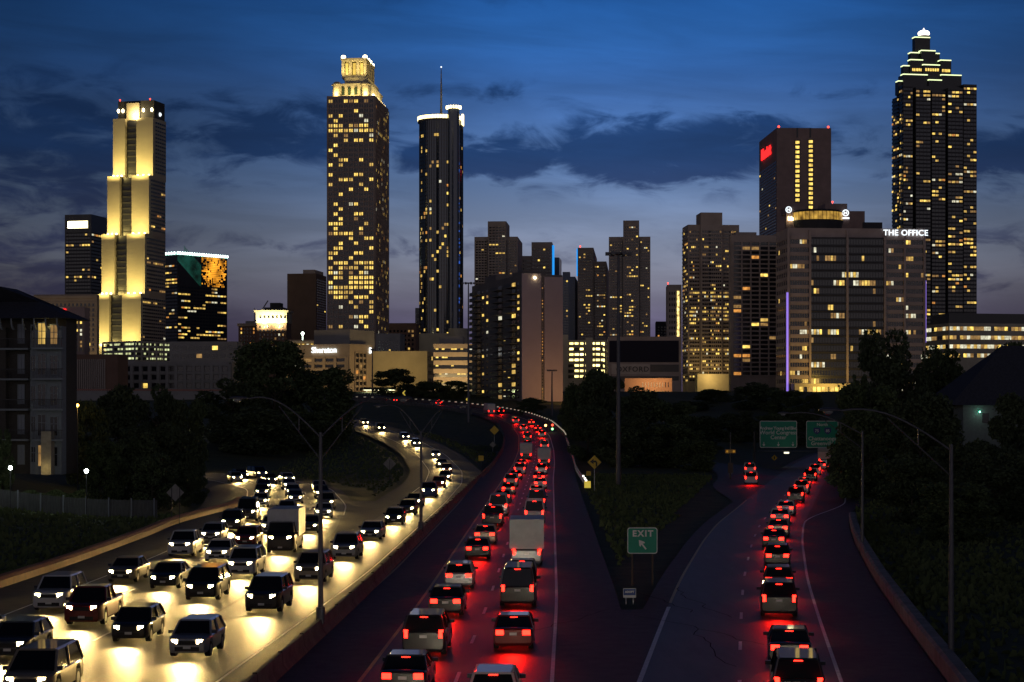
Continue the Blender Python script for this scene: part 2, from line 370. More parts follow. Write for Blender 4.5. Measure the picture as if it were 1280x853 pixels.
# tar-sealed cracks across the gore and shoulders
TAR = mat('tar_seal', (.012, .012, .012), rough=.95, spec=.05); mb = MB(); rg = random.Random(3)
for x, y, n, hd in ((5.2, 99, 16, -1.9), (6.3, 96, 12, -1.2), (7.2, 108, 10, -1.5), (9.0, 90, 12, -1.55), (11.2, 95, 15, 1.52), (3.6, 128, 9, .2), (-9.4, 93, 9, 2.9)):
    p = Vector((x, y, .016))
    for k in range(n):
        hd2 = hd+rg.uniform(-.35, .35); q = p+Vector((math.cos(hd2), math.sin(hd2), 0))*1.1; e = Vector((-math.sin(hd2), math.cos(hd2), 0))*.022
        mb.quad(p-e, q-e, q+e, p+e); p = q
tag(mb.build('crack_seal', TAR), kind='structure')

# ------------------------------------------------------------------ barriers, kerb, rails
TAR0 = mat('dark_joint', (.015, .015, .015), rough=.9)
JP = [(-.30, 0), (-.28, .10), (-.12, .32), (-.08, .81), (.08, .81), (.12, .32), (.28, .10), (.30, 0)]
BD = mat('dirty_barrier_concrete', (.10, .098, .095), rough=.9, scale=.8, var=.45, bump=.4)
mb = MB(); sweep(mb, OUT, [(o-7.3, z-.05) for o, z in JP], 3, OUT.at_y(505)); bar_ = tag(mb.build('median_barrier', BD), 'long low dirty concrete barrier between the headlight ramp and the outbound road', 'barrier')
jm = MB()
for s in np.arange(5, OUT.at_y(505), 6.1): sweep(jm, OUT, [(o-7.3+(.004 if o > 0 else -.004), z+(.004 if z > .5 else -.05)) for o, z in JP], s, s+.05)
jm.build('joint', TAR0, bar_)['kind'] = 'stuff'
mb = MB(); sweep(mb, EXI, [(8.1, -.2), (8.0, .75), (8.15, .85), (8.55, .85), (8.7, .7), (8.8, -.2)], 3, EXI.at_y(178)); tag(mb.build('retaining_wall', CONC), 'low pale concrete wall curving along the right shoulder below the dark slope', 'wall')
ORANGE_LIT = mat('orange_lit_kerb', (.36, .085, .018), rough=.7, scale=2, var=.25)  # orange of passing vehicle lights is put into the kerb's colour
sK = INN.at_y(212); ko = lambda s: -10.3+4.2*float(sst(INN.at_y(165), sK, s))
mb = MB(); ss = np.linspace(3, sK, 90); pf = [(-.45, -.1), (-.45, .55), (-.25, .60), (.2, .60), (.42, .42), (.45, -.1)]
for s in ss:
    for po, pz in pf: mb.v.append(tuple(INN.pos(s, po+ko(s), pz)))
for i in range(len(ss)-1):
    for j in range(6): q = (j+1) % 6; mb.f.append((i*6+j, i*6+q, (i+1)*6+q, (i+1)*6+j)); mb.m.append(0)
tag(mb.build('kerb_wall', ORANGE_LIT), 'long kerb wall with orange light in its colour beside the left dark shoulder', 'kerb')
mb = MB(); s0, s1 = OUT.at_y(440), OUT.len-4
par = thing('bridge_parapet', 'curved concrete parapet studded with white reflectors on the outer edge of the far bend', 'parapet', (0, 0, 0))
sweep(mb, OUT, [(7.2, -1.0), (7.2, .95), (7.5, .95), (7.5, -1.0)], s0, s1); mb.build('wall', BD, par)
REFL = mat('self_lit_white_reflector', (.75, .75, .68), rough=.3, emit=(1, .85, .6), estr=.28, sample=False)  # reflectors given a glow of their own for returned headlight
rm = MB(); rm.box(-.55, .55, -.13, .13, 0, .28); rm = rm.mesh('reflector', REFL); s = s0+2
while s < s1:
    place('reflector', rm, par, OUT.pos(s, 7.35, .952), (0, 0, OUT.head(s))); s += 4.6
STEEL = mat('galvanised_steel', (.42, .43, .45), rough=.45, metal=.8, scale=4, var=.15)
gr = thing('guardrail', 'pale steel guardrail along the right shoulder ending by the yellow arrow sign', 'guardrail')
go = lambda s: 7.25+.9*float(sst(0, 1, (OUT.at_y(330)-s)/80))
g0, g1 = OUT.at_y(247), OUT.at_y(438); mb = MB(); ss = np.linspace(g0, g1, 70); pf = [(0, .5), (-.08, .55), (0, .62), (-.08, .70), (0, .8), (.05, .65)]
for s in ss:
    for po, pz in pf: mb.v.append(tuple(OUT.pos(s, po+go(s), pz)))
for i in range(len(ss)-1):
    for j in range(6): q = (j+1) % 6; mb.f.append((i*6+j, i*6+q, (i+1)*6+q, (i+1)*6+j)); mb.m.append(0)
mb.build('rail', STEEL, gr)
pm_ = MB(); pm_.box(-.07, .07, -.1, .1, -.4, .78); pm_ = pm_.mesh('post', STEEL)
for s in np.arange(g0+1, g1, 4): place('post', pm_, gr, OUT.pos(s, go(s)+.14))
ENDM = mat('self_lit_yellow_sheet', (.75, .55, .03), rough=.4, emit=(1, .75, .1), estr=.5, sample=False)  # marker and chevron sheeting glows by itself, imitating returned headlight
mb = MB(); mb.box(-.42, .42, -.04, .04, .1, 1.0); e = mb.build('end_marker', ENDM, gr); e.location = OUT.pos(g0, go(g0))+Vector((.1, -.3, 0))
mb = MB(); mb.ball((0, 0, 0), .15); dm = mb.mesh('delineator', mat('self_lit_delineator_white', (.8, .8, .8), emit=(1, .95, .8), estr=3, sample=False), True)  # delineator balls are given a glow of their own
for s in (g0+4, g0+11, g0+20): place('delineator', dm, gr, OUT.pos(s, go(s), .92))

# chain-link fence on the inner edge of the far bend
WIRE = mat('chain_link_mesh', (.05, .05, .055), rough=.5, alpha=.45); DKM = mat('dark_painted_metal', (.03, .03, .034), rough=.5)
fe = thing('chain_link_fence', 'dark chain-link fence on the inner edge of the far bend', 'fence'); f0, f1 = OUT.at_y(560), OUT.len-4
mb = MB(); sweep(mb, OUT, [(-7.42, -1.2), (-7.42, .7), (-7.15, .7), (-7.15, -1.2)], f0, f1); mb.build('plinth', BD, fe)
mb = MB()
for i, s in enumerate(np.arange(f0, f1-2.5, 2.5)): mb.quad(OUT.pos(s, -7.28, .7), OUT.pos(s+2.5, -7.28, .7), OUT.pos(s+2.5, -7.28, 2.6), OUT.pos(s, -7.28, 2.6))
mb.build('mesh_panel', WIRE, fe)
pm_ = MB(); pm_.cyl(0, 0, .68, 2.7, .055, n=6); pm_ = pm_.mesh('post', DKM)
for s in np.arange(f0, f1, 3.1): place('post', pm_, fe, OUT.pos(s, -7.28))

# rough grass standing on the verges, the wedge and the islands
gt = MB(); rg = np.random.RandomState(9); tv = []; NT = 52000
X = np.concatenate([rg.uniform(-62, -28, 15000), rg.uniform(-40, 5, 9000), rg.uniform(4, 34, 19000), rg.uniform(16, 62, 15000)]); Y = np.concatenate([rg.uniform(72, 190, 15000), rg.uniform(218, 420, 9000), rg.uniform(98, 300, 19000), rg.uniform(70, 230, 15000)])
ok = np.ones(len(X), bool)
for i in range(0, len(X), 4000):
    r = np.hypot(X[i:i+4000, None]-_S[None, :, 0], Y[i:i+4000, None]-_S[None, :, 1])-_S[None, :, 3]; ok[i:i+4000] = r.min(1) > .6
ok &= ~((X > -24) & (X < -10) & (Y < 216)); ok &= ~((Y < 100) & (X > 0) & (X < 14))
X, Y = X[ok], Y[ok]; n = len(X); Zg = terrain(X, Y); th = rg.uniform(0, 6.28, n); hh_ = rg.uniform(.10, .38, n)*(1+.8*(rg.rand(n) < .08)); ww_ = rg.uniform(.10, .30, n); lx, ly = rg.normal(0, .09, n), rg.normal(0, .09, n)
c_, s_ = np.cos(th)*ww_, np.sin(th)*ww_
V = np.stack([np.c_[X-c_, Y-s_, Zg-.03], np.c_[X+c_, Y+s_, Zg-.03], np.c_[X+c_*.5+lx, Y+s_*.5+ly, Zg+hh_], np.c_[X-c_*.3+lx, Y-s_*.3+ly, Zg+hh_*.8]], 1).reshape(-1, 3)
me = bpy.data.meshes.new('grass'); me.from_pydata(V.tolist(), [], np.arange(4*n).reshape(-1, 4).tolist()); me.materials.append(mat('grass_blades', (.055, .085, .028), rough=.9, scale=.25, col2=(.12, .145, .050)))
tag(place('grass', me), 'rough dark grass on the verges, wedge and islands', 'grass', kind='stuff')
# ------------------------------------------------------------------ buildings
def wallm(name, col, sc=.12, var=.16, rough=.85): return mat(name, col, rough=rough, scale=sc, var=var, bump=.15)
BEIGE = wallm('beige_stone', (.34, .27, .20)); GREY = wallm('grey_concrete', (.24, .235, .23)); BROWN = wallm('brown_brick', (.16, .095, .07)); PINK = wallm('pinkish_render', (.30, .225, .215))
TAUPE = wallm('taupe_precast_concrete', (.36, .30, .265)); DARK = wallm('dark_cladding', (.035, .035, .042)); BLK = wallm('black_curtain_wall', (.016, .017, .022), rough=.35)
PALE = wallm('pale_concrete', (.42, .38, .30)); BLUEG = wallm('blue_glass_cladding', (.05, .08, .14), rough=.3); ROOFM = mat('roof_membrane', (.06, .06, .065), rough=.9)
class B:
    def __init__(s, name, label, cat, xL, xC, xR, d, ytop, phi, ground=None, group=None, zb=None):
        a = R(phi); C = Vector(((xC-640)/F*d, d, 0)); s.d = d; s.phi = a
        tl, tr = (xL-640)/F, (xR-640)/F
        s.W = (C.x-tl*d)/(math.cos(a)+tl*math.sin(a)) if xL < xC else None
        s.D = (tr*d-C.x)/(math.sin(a)-tr*math.cos(a)) if xR > xC and math.sin(a)-tr*math.cos(a) > .015 else None
        if s.W is None: s.W = 30
        if s.D is None: s.D = 30
        g = tz(C.x, C.y)-1.5 if ground is None else ground; s.g = g; s.C = C
        s.root = thing(name, label, cat, (C.x, C.y, g), -a, group); s.rng = random.Random(hash((int(xL), int(ytop), int(d))) & 0xffff)
        s.h = zat(ytop, d)-g; s.count = {}; s.stuff = {}
        bpy.context.view_layer.update()
    def z(s, py, dd=0): return zat(py, s.d+dd)-s.g
    def block(s, name, m, x0, x1, y0, y1, z0, z1):
        """x from the corner C leftwards is negative (face A at y=0), y runs back along face B (x=0)"""
        mb = MB(); mb.box(x0, x1, y0, y1, z0, z1); return mb.build(name, m, s.root)
    def main(s, m, name='wall', z1=None, parapet=1.2):
        z1 = z1 or s.h
        mb = MB(); mb.box(-s.W, 0, 0, s.D, 0, z1-parapet)
        for x0, x1, y0, y1 in ((-s.W, 0, 0, .6), (-s.W, 0, s.D-.6, s.D), (-s.W, -s.W+.6, .6, s.D-.6), (-.6, 0, .6, s.D-.6)): mb.box(x0, x1, y0, y1, z1-parapet, z1)
        return mb.build(name, m, s.root)
    def roof_boxes(s, m, specs):
        mb = MB()
        for x0, x1, y0, y1, z0, z1 in specs: mb.box(x0, x1, y0, y1, z0, z1)
        return mb.build('rooftop_plant', m, s.root)
    def pt(s, face, u, out):
        if face == 'A': return (-s.W+u, -out)
        return (out, u)
    def _panel(s, mb, face, u0, u1, z0, z1, o0, o1, off=0.0, mi=0):
        if face == 'A': mb.box(-s.W+u0, -s.W+u1, off-o1, off-o0, z0, z1, mi)
        else: mb.box(o0-off, o1-off, u0, u1, z0, z1, mi)
    def grid(s, face, u0, u1, z0, z1, nx, nz, ww=.6, wh=.55, p=.12, glass=None, wset='std', off=0.0, rows=.15, rp=.65, ribs=None, bands=None, ribd=.5, ribw=.35, bandh=.3, cap=100, skip=None, run=0.0, pair=False, stile=True):
        """a face of windows: lit ones are single objects while the count allows, the rest are the many dark panes"""
        glass = glass or GLASS; rng = s.rng; du = (u1-u0)/nx; dz = (z1-z0)/nz
        lit_rows = [rng.random() < rows for _ in range(nz)]; key = 'window'
        if callable(p): pf = p
        else: pf = lambda i, j, fx, fz: (rp if lit_rows[j] else p)
        dark = MB(); cells = []
        for j in range(nz):
            prev = None
            for i in range(nx):
                if skip and skip(i, j): prev = None; continue
                fx, fz = (i+.5)/nx, (j+.5)/nz; on = rng.random() < pf(i, j, fx, fz)
                if prev is not None and rng.random() < run: on = prev
                prev = on; cells.append((i, j, on))
        lit = [c for c in cells if c[2]]; rng.shuffle(lit)
        used = s.count.get(key, 0); take = set((a, b) for a, b, _ in lit[:max(0, cap-used)]); s.count[key] = used+len(take)
        sub = ((-.30, .42), (.30, .42)) if pair else ((0, 1),)
        def emitpanes(mb, i, j, mi=0, rel=False):
            cu = u0+(i+.5)*du; cz = z0+(j+.5)*dz
            for so_, sw in sub:
                c = cu+so_*ww*du; hw = ww*du*sw/2
                if rel: s._panel(mb, face, c-hw, c+hw, cz-wh*dz/2, cz+wh*dz/2, .0, .07, off, mi)
                else: s._panel(mb, face, c-hw, c+hw, cz-wh*dz/2, cz+wh*dz/2, .0, .06, off, mi)
        wts = WW[wset]; base = {}
        for i, j, on in cells:
            if not on: emitpanes(dark, i, j, 0); continue
            k = rng.choices(range(5), wts)[0]
            if (i, j) in take:
                if k not in base:
                    mb = MB(); emitpanes(mb, 0, 0, 0); base[k] = mb.mesh('window', WARM[k])
                lo = (i*du, 0, j*dz) if face == 'A' else (0, i*du, j*dz)
                place('window', base[k], s.root, lo)
            else: emitpanes(dark, i, j, 1+k)
        if dark.v:
            o = dark.build('window', [glass]+WARM, s.root); o['kind'] = 'stuff'
        fr = MB()
        if ribs:
            for i in range(nx+1): s._panel(fr, face, u0+i*du-ribw/2, u0+i*du+ribw/2, z0, z1, -.05, ribd, off)
        if bands:
            for j in range(nz+1): s._panel(fr, face, u0, u1, z0+j*dz-bandh/2, z0+j*dz+bandh/2, -.05, ribd*.7, off)
        if fr.v: fr.build('facade_ribs' if ribs else 'floor_bands', ribs or bands, s.root)
    def panel(s, name, face, u0, u1, z0, z1, m, o0=0.0, o1=.3, off=0.0, kind=None, parent=None):
        mb = MB(); s._panel(mb, face, u0, u1, z0, z1, o0, o1, off); o = mb.build(name, m, parent or s.root)
        if kind: o['kind'] = kind
        return o
    def text(s, name, face, u, z, txt, size, m, out=.6, depth=.4, **k):
        me = text_mesh(txt, size, depth, m, **k); x, y = s.pt(face, u, out)
        return place(name, me, s.root, (x, y, z), (R(90), 0, 0 if face == 'A' else R(90)))
WHITEL = mat('white_sign_light', (.9, .9, .9), emit=(.85, .95, 1), estr=1.5); YL = mat('warm_tube_light', (.9, .8, .6), emit=(1, .78, .32), estr=5.5, sample=False)
REDL = mat('red_beacon_light', (.8, .1, .05), emit=(1, .06, .03), estr=4, sample=False); BLUEL = mat('blue_strip_light', (.1, .4, .8), emit=(.02, .35, 1), estr=.9, sample=False)
PURL = mat('violet_strip_light', (.4, .3, .8), emit=(.35, .22, 1), estr=.8, sample=False); REDS = mat('red_sign_light', (.8, .05, .05), emit=(1, .02, .02), estr=1.8, sample=False)
GREENW = mat('pale_green_tube_light', (.8, .9, .7), emit=(.85, 1, .50), estr=1.5, sample=False); CYANW = mat('cold_white_light', (.8, .9, .9), emit=(.75, 1, .95), estr=5, sample=False)
BULB = mat('warm_bulb', (1, .9, .7), emit=(1, .85, .45), estr=9, sample=False)
def beacon(b, x, y, z, r=.9):
    mb = MB(); mb.cyl(x, y, z-.2, z+1, .15, n=6); mb.ball((x, y, z+1.2), r); mb.build('beacon', REDL, b.root)

# --- far left dark office tower with glowing sign
b = B('office_tower', 'dark glass office tower with a glowing roof sign, left of the floodlit stepped tower', 'tower', 81, 114, 134, 1700, 268, 12)
b.main(BLK); nz = 17
b.grid('A', 1, b.W-1, b.z(366), b.z(291), 9, nz, .78, .5, p=.12, rows=.3, rp=.6, glass=GLASS, bands=DARK, bandh=.9, run=.5)
b.grid('B', 1, b.D-1, b.z(366), b.z(291), 7, nz, .78, .5, p=.15, rows=.25, rp=.6, bands=DARK, bandh=.9, run=.5)
sg = b.panel('sign', 'A', b.W*.12, b.W*.90, b.z(286), b.z(275.5), DARK, 0, .5)
for k in range(7):
    w_ = b.W*.76/7; b.panel('sign_letter', 'A', b.W*.13+k*w_, b.W*.13+(k+.86)*w_, b.z(285), b.z(276.5), BULB, .5, .9, parent=sg)

# --- floodlit stepped tower
b = B('stepped_tower', 'tall stepped tower with floodlit yellow concrete bays and a dark ribbed slot', 'tower', 119.5, 176, 207.5, 1300, 128, 14)
FL = wallm('smooth_pink_granite', (.40, .36, .29), sc=.05, var=.10)
W0, D0 = b.W, b.D; zz = [0, b.z(367), b.z(292, 6.6), b.z(219, 13.2), b.z(147, 19.8)]; st = 5.2*1.0; sl = st
lv = []
for k in range(4):
    off = k*6.6; ww_ = W0-1.2*k; zb = zz[k]-(2 if k else 0)
    f = (ww_)/56.5
    a1, a2 = 17*f, 33*f                    # left bay, dark slot, right bay
    m1 = MB(); m1.box(-ww_, -ww_+a1, off, off+6.5 if k < 3 else D0, zb, zz[k+1]); b_l = m1.build('floodlit_bay', FL, b.root)
    m2 = MB(); m2.box(-ww_+a2, 0, off, off+6.5 if k < 3 else D0, zb, zz[k+1]); m2.build('floodlit_bay', FL, b.root)
    m3 = MB(); m3.box(-ww_+a1, -ww_+a2, off+3, off+6.5 if k < 3 else D0, zb, zz[k+1]-1); m3.build('recessed_slot', BLK, b.root)
    mb = MB(); z = zz[k]+2
    if k == 0: z = b.z(430)
    while z < zz[k+1]-4: mb.box(-ww_+a1+.1, -ww_+a2-.1, off+2.4, off+3, z, z+1.1); z += 4.1
    mb.build('spandrel', DARK, b.root)
    mb = MB()
    for q in range(10):
        fx = (q+.5)/10; x = -ww_+fx*ww_
        if a1/ww_ < fx < a2/ww_: continue
        mb.ball((x, off-1.0-.3*(q % 2), zz[k+1]+.4), .75)
    if k < 3: pass
    lv.append((ww_, off, a1, a2))
mbs = MB()
for k in range(4):
    ww_, off, a1, a2 = lv[k]; zb = zz[k] if k else b.z(432)
    for x0, x1 in ((-ww_, -ww_+a1), (-ww_+a2, 0)):
        n = 2; Hh = zz[k+1]-zb
        for q in range(3): mbs.ball((x0+(q+.5)*(x1-x0)/3, off-2.2, zb+.5), .7)
        lamp('floodlight', 'AREA', b.root, ((x0+x1)/2, off-4.2, zb+.8), 420, (1, .72, .24), 2, rot=(R(90+66), 0, 0), sy=(x1-x0)*.6)
        lamp('floodlight', 'AREA', b.root, ((x0+x1)/2, off-13, zb+1.2), 7600, (1, .74, .20), 3, rot=(R(90+50), 0, 0), sy=3)
mbs.build('floodlight_row', BULB, b.root)

for k in range(4):
    off = lv[k][1]; u1 = D0-1
    b.block('core', TAUPE, -lv[k][0]+1, -.4, off+6.5, D0, zz[k]-1, zz[k+1]-.5) if k < 3 else None
nz = 18
for k in range(4):
    off = lv[k][1]
    b.grid('B', off+3, D0-1, zz[k]+2 if k else b.z(432), zz[k+1]-2, max(4, 11-2*k), 14, .8, .45, p=.03, rows=.14, rp=.42, wset='dim', off=-.4 if k == 3 else 0, run=.4, cap=60)
x3 = lv[3]; b.block('crown', DARK, -x3[0]+2, -1, x3[1]+4, D0, zz[4], b.z(129, 36))
CR = b.block('lit_crown_panel', FL, -x3[0]+x3[2], -x3[0]+x3[3]+1, x3[1]+2.5, x3[1]+6, zz[4]-1, b.z(132, 36)); lamp('floodlight', 'AREA', b.root, (-x3[0]+x3[2]+8, x3[1]-2, zz[4]+1), 5000, (1, .74, .28), 3, rot=(R(120), 0, 0))
mb = MB()
for x in (-x3[0]+2.5, -x3[0]+6, -9, -2.5): mb.ball((x, x3[1]+3.5, zz[4]+6), .9, 1.6)
mb.build('crown_lights', BULB, b.root)
mb = MB(); mb.ball((-1.2, D0*.8, zz[4]+4), 1.5, 1, 12); mb.build('round_sign', WHITEL, b.root)
beacon(b, -x3[0]+3, x3[1]+5, b.z(129, 36), .6); beacon(b, -5, x3[1]+6, b.z(129, 36), .6)

# --- dark glass tower with lit roof edge and amber reflection put in as glowing panels
b = B('glass_tower', 'dark glass tower with green-white lit roof edge and amber reflection painted as glow', 'tower', 190, 222, 284, 1500, 317, 40)
b.main(BLK); AMB = lit_mat('amber_reflection_glow', (1, .42, .03), 1.0, .95, .12); GRN = lit_mat('green_facade_glow', (.05, .45, .35), .16, .8, .10)
b.grid('A', 1, b.W-.5, b.z(424), b.z(330), 9, 22, .85, .45, p=.10, rows=.28, rp=.55, bands=DARK, bandh=.6, run=.5, glass=GLASSB)
b.grid('B', .5, b.D-1, b.z(424), b.z(357), 16, 16, .85, .45, p=.16, rows=.3, rp=.6, bands=DARK, bandh=.6, run=.5, glass=GLASSB)
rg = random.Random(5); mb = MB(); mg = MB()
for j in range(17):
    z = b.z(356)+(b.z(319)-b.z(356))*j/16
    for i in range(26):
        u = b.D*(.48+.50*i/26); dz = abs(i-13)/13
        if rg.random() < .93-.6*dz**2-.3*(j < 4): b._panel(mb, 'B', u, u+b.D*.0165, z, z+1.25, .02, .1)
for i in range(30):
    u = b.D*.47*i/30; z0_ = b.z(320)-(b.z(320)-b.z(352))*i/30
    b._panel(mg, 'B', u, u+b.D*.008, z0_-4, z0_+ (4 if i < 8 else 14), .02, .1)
mb.build('amber_reflection_panel', AMB, b.root); mg.build('green_streak_panel', GRN, b.root)
mb = MB(); mr = MB()
for i in range(22):
    u = b.D*i/21; mb.ball((.3, u, b.h+.5), .85, 1.5, 6)
for i in range(9): mb.ball((-b.W+b.W*i/9, -.3, b.h+.5), .85, 1.5, 6)
mb.build('roof_light', CYANW, b.root); mr.box(-.2, .35, 0, b.D, b.h-.9, b.h-.2); mr.box(-b.W, -.2, -.35, 0, b.h-.9, b.h-.2)
mr.build('roof_edge_tube', mat('pale_cyan_tube', (.6, .8, .75), emit=(.5, 1, .8), estr=.9, sample=False), b.root)

# --- older buildings at the foot of the left towers
b = B('department_store', 'broad beige old masonry block with arched windows behind the left apartments', 'building', 42, 121, 124, 1150, 368, 6)
b.main(BEIGE); b.grid('A', 1, b.W-1, b.z(440), b.z(378), 15, 10, .5, .55, p=.05, rows=.12, rp=.5, bands=BEIGE, bandh=.5)
b.panel('cornice', 'A', -.4, b.W+.4, b.z(373), b.z(370), BEIGE, .0, 1.0)
lamp('street_glow', 'AREA', b.root, (-b.W*.5, -30, 3), 9000, (1, .72, .35), 20, rot=(R(115), 0, 0))
b = B('hotel_block', 'slim beige block with a small blue and red lit sign behind the left apartments', 'building', 66, 106, 112, 1050, 384, 5)
b.main(PINK); b.grid('A', 1, b.W-1, b.z(440), b.z(396), 7, 9, .45, .6, p=.14, ribs=BEIGE, ribw=.9)
g = b.panel('sign', 'A', b.W*.12, b.W*.32, b.z(391), b.z(386), WHITEL, 0, .6); b.panel('red_sign_half', 'A', b.W*.32, b.W*.42, b.z(391), b.z(386), REDS, 0, .6)
GARL = lit_mat('garage_tube_light', (.85, 1, .55), .75, .8, .35)
def garage(name, label, x0, xc, x1, d, yt, yb, phi, cols, nl, m, ml, seed, emitting=None):
    b = B(name, label, 'garage', x0, xc, x1, d, yt, phi); rg = random.Random(seed)
    mb = MB(); mb.box(-b.W+1.5, -1.5, 1.5, b.D-1.5, 0, b.h-1); mb.build('core', DARK, b.root)
    zb = b.z(yb); dz = (b.h-zb)/nl; mb = MB(); ml_ = MB()
    for k in range(nl+1): z = zb+k*dz; mb.box(-b.W, 0, 0, b.D, z-dz*.27, z+dz*.12)
    mb.box(-b.W, 0, 0, b.D, 0, zb-dz*.2)
    mb.build('deck', m, b.root); mb = MB()
    for i in range(cols+1):
        x = -b.W+i*b.W/cols; mb.box(x-.5, x+.5, -.12, .6, 0, b.h-.1)
    for i in range(1, 6): mb.box(-.4, .12, i*b.D/5-.5, i*b.D/5+.5, 0, b.h-.1)
    mb.build('column', m, b.root)
    for k in range(nl):
        z = zb+k*dz
        for i in range(cols*4):
            if rg.random() < .85: u = -b.W+b.W*(i+.15)/(cols*4); ml_.box(u, u+b.W/(cols*4)*.75, 1.2, 1.45, z+dz*.30, z+dz*.70)
        for i in range(14):
            if rg.random() < .7: u = b.D*(i+.2)/14; ml_.box(-1.45, -1.2, u, u+b.D/14*.6, z+dz*.30, z+dz*.70)
    o = ml_.build('ceiling_light', ml, b.root); o['kind'] = 'stuff'
    return b
garage('parking_garage', 'lit open parking garage at the foot of the floodlit stepped tower', 128, 168, 214, 1000, 427, 451, 40, 3, 4, GREY, GARL, 2)
b = B('low_office', 'low dark office block with fine vertical fins behind the left trees', 'building', 80, 147, 160, 720, 443, 8); b.main(BROWN)
b.grid('A', 1, b.W-5, b.z(490), b.z(449), 20, 1, .35, .95, p=.0, rows=0, ribs=TAUPE, ribw=.25); 
b = B('low_hotel', 'long low grey concrete block with deep square window bays, left of the big dark tree', 'building', 140, 290, 303, 760, 452, 4); b.main(GREY)
b.grid('A', 1, b.W-1, b.z(498), b.z(456), 13, 4, .5, .55, p=.04, rows=0, ribs=GREY, ribw=1.2, ribd=.9, bands=GREY, bandh=1)
b = B('low_hotel', 'upper grey concrete block with dark strip windows above the long low block', 'building', 212, 296, 303, 860, 427, 4); b.main(GREY)
b.grid('A', 1, b.W-1, b.z(450), b.z(430), 8, 2, .7, .5, p=.05, rows=0)
b = B('brick_building', 'small brown brick old building with a pale cornice and lit windows', 'building', 298, 321, 328, 1280, 405, 5); b.main(BROWN)
b.grid('A', 1, b.W-1, b.z(446), b.z(409), 5, 8, .4, .55, p=.35, rows=.0, wset='orange'); b.panel('cornice', 'A', -.5, b.W+.5, b.z(408), b.z(404.5), BEIGE, 0, 1.4)
b = B('brick_building', 'brown brick old building with a floodlit cream crown and a dark rooftop tank house', 'building', 321, 358, 364, 1240, 389, 5); b.main(BROWN, parapet=.5)
b.grid('A', 1, b.W-1, b.z(446), b.z(406), 7, 8, .4, .55, p=.3, wset='pale')
c = b.block('crown_storeys', PALE, -b.W-.4, .4, -.8, b.D, b.z(404), b.z(390.5)); b.block('cornice', PALE, -b.W-1.6, 1.6, -2, b.D, b.z(390.5), b.z(388))
mb = MB()
for i in range(7): mb.box(-b.W+2+i*b.W/7.2, -b.W+3.3+i*b.W/7.2, -.87, -.7, b.z(398), b.z(394.5))
mb.build('crown_window', GLASS, b.root)
b.roof_boxes(DARK, [(-b.W*.62, -b.W*.28, 6, 16, b.h, b.z(378)), (-b.W*.8, -b.W*.15, 4, 18, b.h, b.z(384))])
for q in (.25, .75): lamp('floodlight', 'AREA', b.root, (-b.W*q, -6.5, b.z(407)), 9000, (1, .86, .42), 2, rot=(R(150), 0, 0), sy=8)
b = B('brown_tower', 'plain dark brown windowless tower slab left of the crowned tower', 'tower', 359, 395, 408, 1330, 342, 8); b.main(wallm('dark_brown_brick', (.13, .085, .065)))
b.grid('B', 2, b.D-2, b.z(424), b.z(348), 6, 24, .7, .5, p=.02, rows=0); b.roof_boxes(TAUPE, [(-b.W*.5, -2, 4, 30, b.h, b.h+3)])
mb = MB(); mb.box(-.3, .3, -.3, .3, 0, zat(384, 1500)-19); cr_ = MB()
t = thing('tower_crane', 'small grey construction crane jib above the small brick building', 'crane', (at(318, 500, 1500).x, 1500, 18)); 
mb.build('mast', GREY, t); cr_.tube([(0, 0, 62), (11, 0, 79)], .5, 5); cr_.box(-7, 0, -1, 1, 60, 62.5); cr_.build('jib', GREY, t)

# --- tall tower with lit classical crown
b = B('crowned_tower', 'tall stone tower full of yellow windows with a floodlit classical crown', 'tower', 408.5, 469, 485.7, 1150, 119.5, 5)
STONE = wallm('pinkish_granite', (.30, .24, .21)); b.main(STONE, parapet=1)
def pI(i, j, fx, fz):
    if j in (44, 45): return .95
    if j in (38,): return .6
    if 10 <= j <= 17: return .74
    if j in (3, 4, 8): return .4
    if 30 <= j <= 36: return .22
    return .36
b.grid('A', .8, b.W-.8, b.z(436), b.z(123), 9, 51, .70, .62, p=pI, wset='bright', ribs=STONE, ribw=.8, ribd=.45, pair=True, cap=80)
b.grid('B', .8, b.D-.8, b.z(436), b.z(123), 12, 51, .6, .55, p=lambda i, j, fx, fz: .85 if j == 44 else .22, ribs=STONE, ribw=.9, ribd=.45, cap=100)
Wd, Dp = b.W, b.D; z0 = b.h
n0_ = len(b.root.children)
kids0 = set(b.root.children)
mb = MB()
for x0, x1, y0, y1, a, c in ((-Wd+7.5, -3.5, 4, Dp-4, z0-1, z0+10), (-Wd+10.2, -5.5, 5.5, Dp-6, z0+10, z0+15)): mb.box(x0, x1, y0, y1, a, c)
mb.build('crown_base', PALE, b.root)
mb = MB()
for x in (-Wd+5.8, -6.2):
    for y in (3.5, Dp-5): mb.cyl(x, y, z0-1, z0+8.5, 2.8, n=12); mb.cyl(x, y, z0+8.5, z0+9.3, 3.4, n=12); mb.ball((x, y, z0+9.4), 2.6, .8, 12)
mb.build('corner_turret', PALE, b.root)
mb = MB(); cx = -Wd*.49; hw = 7.6
for yb in (9, 27):
    mb.box(cx-hw, cx+hw, yb, yb+13, z0+15, z0+17.2)
    for q in range(4):
        x = cx-hw+.6+q*(2*hw-1.2)/3; mb.box(x-.9, x+.9, yb+.3, yb+2.1, z0+17.2, z0+27.5); mb.box(x-.9, x+.9, yb+11, yb+12.8, z0+17.2, z0+27.5)
    mb.box(cx-hw, cx+hw, yb, yb+13, z0+27.5, z0+28.6); mb.box(cx-hw-.6, cx+hw+.6, yb-.6, yb+13.6, z0+28.6, z0+30)
    mb.box(cx-hw+2, cx+hw-2, yb+4.5, yb+8.5, z0+17.2, z0+27.5)
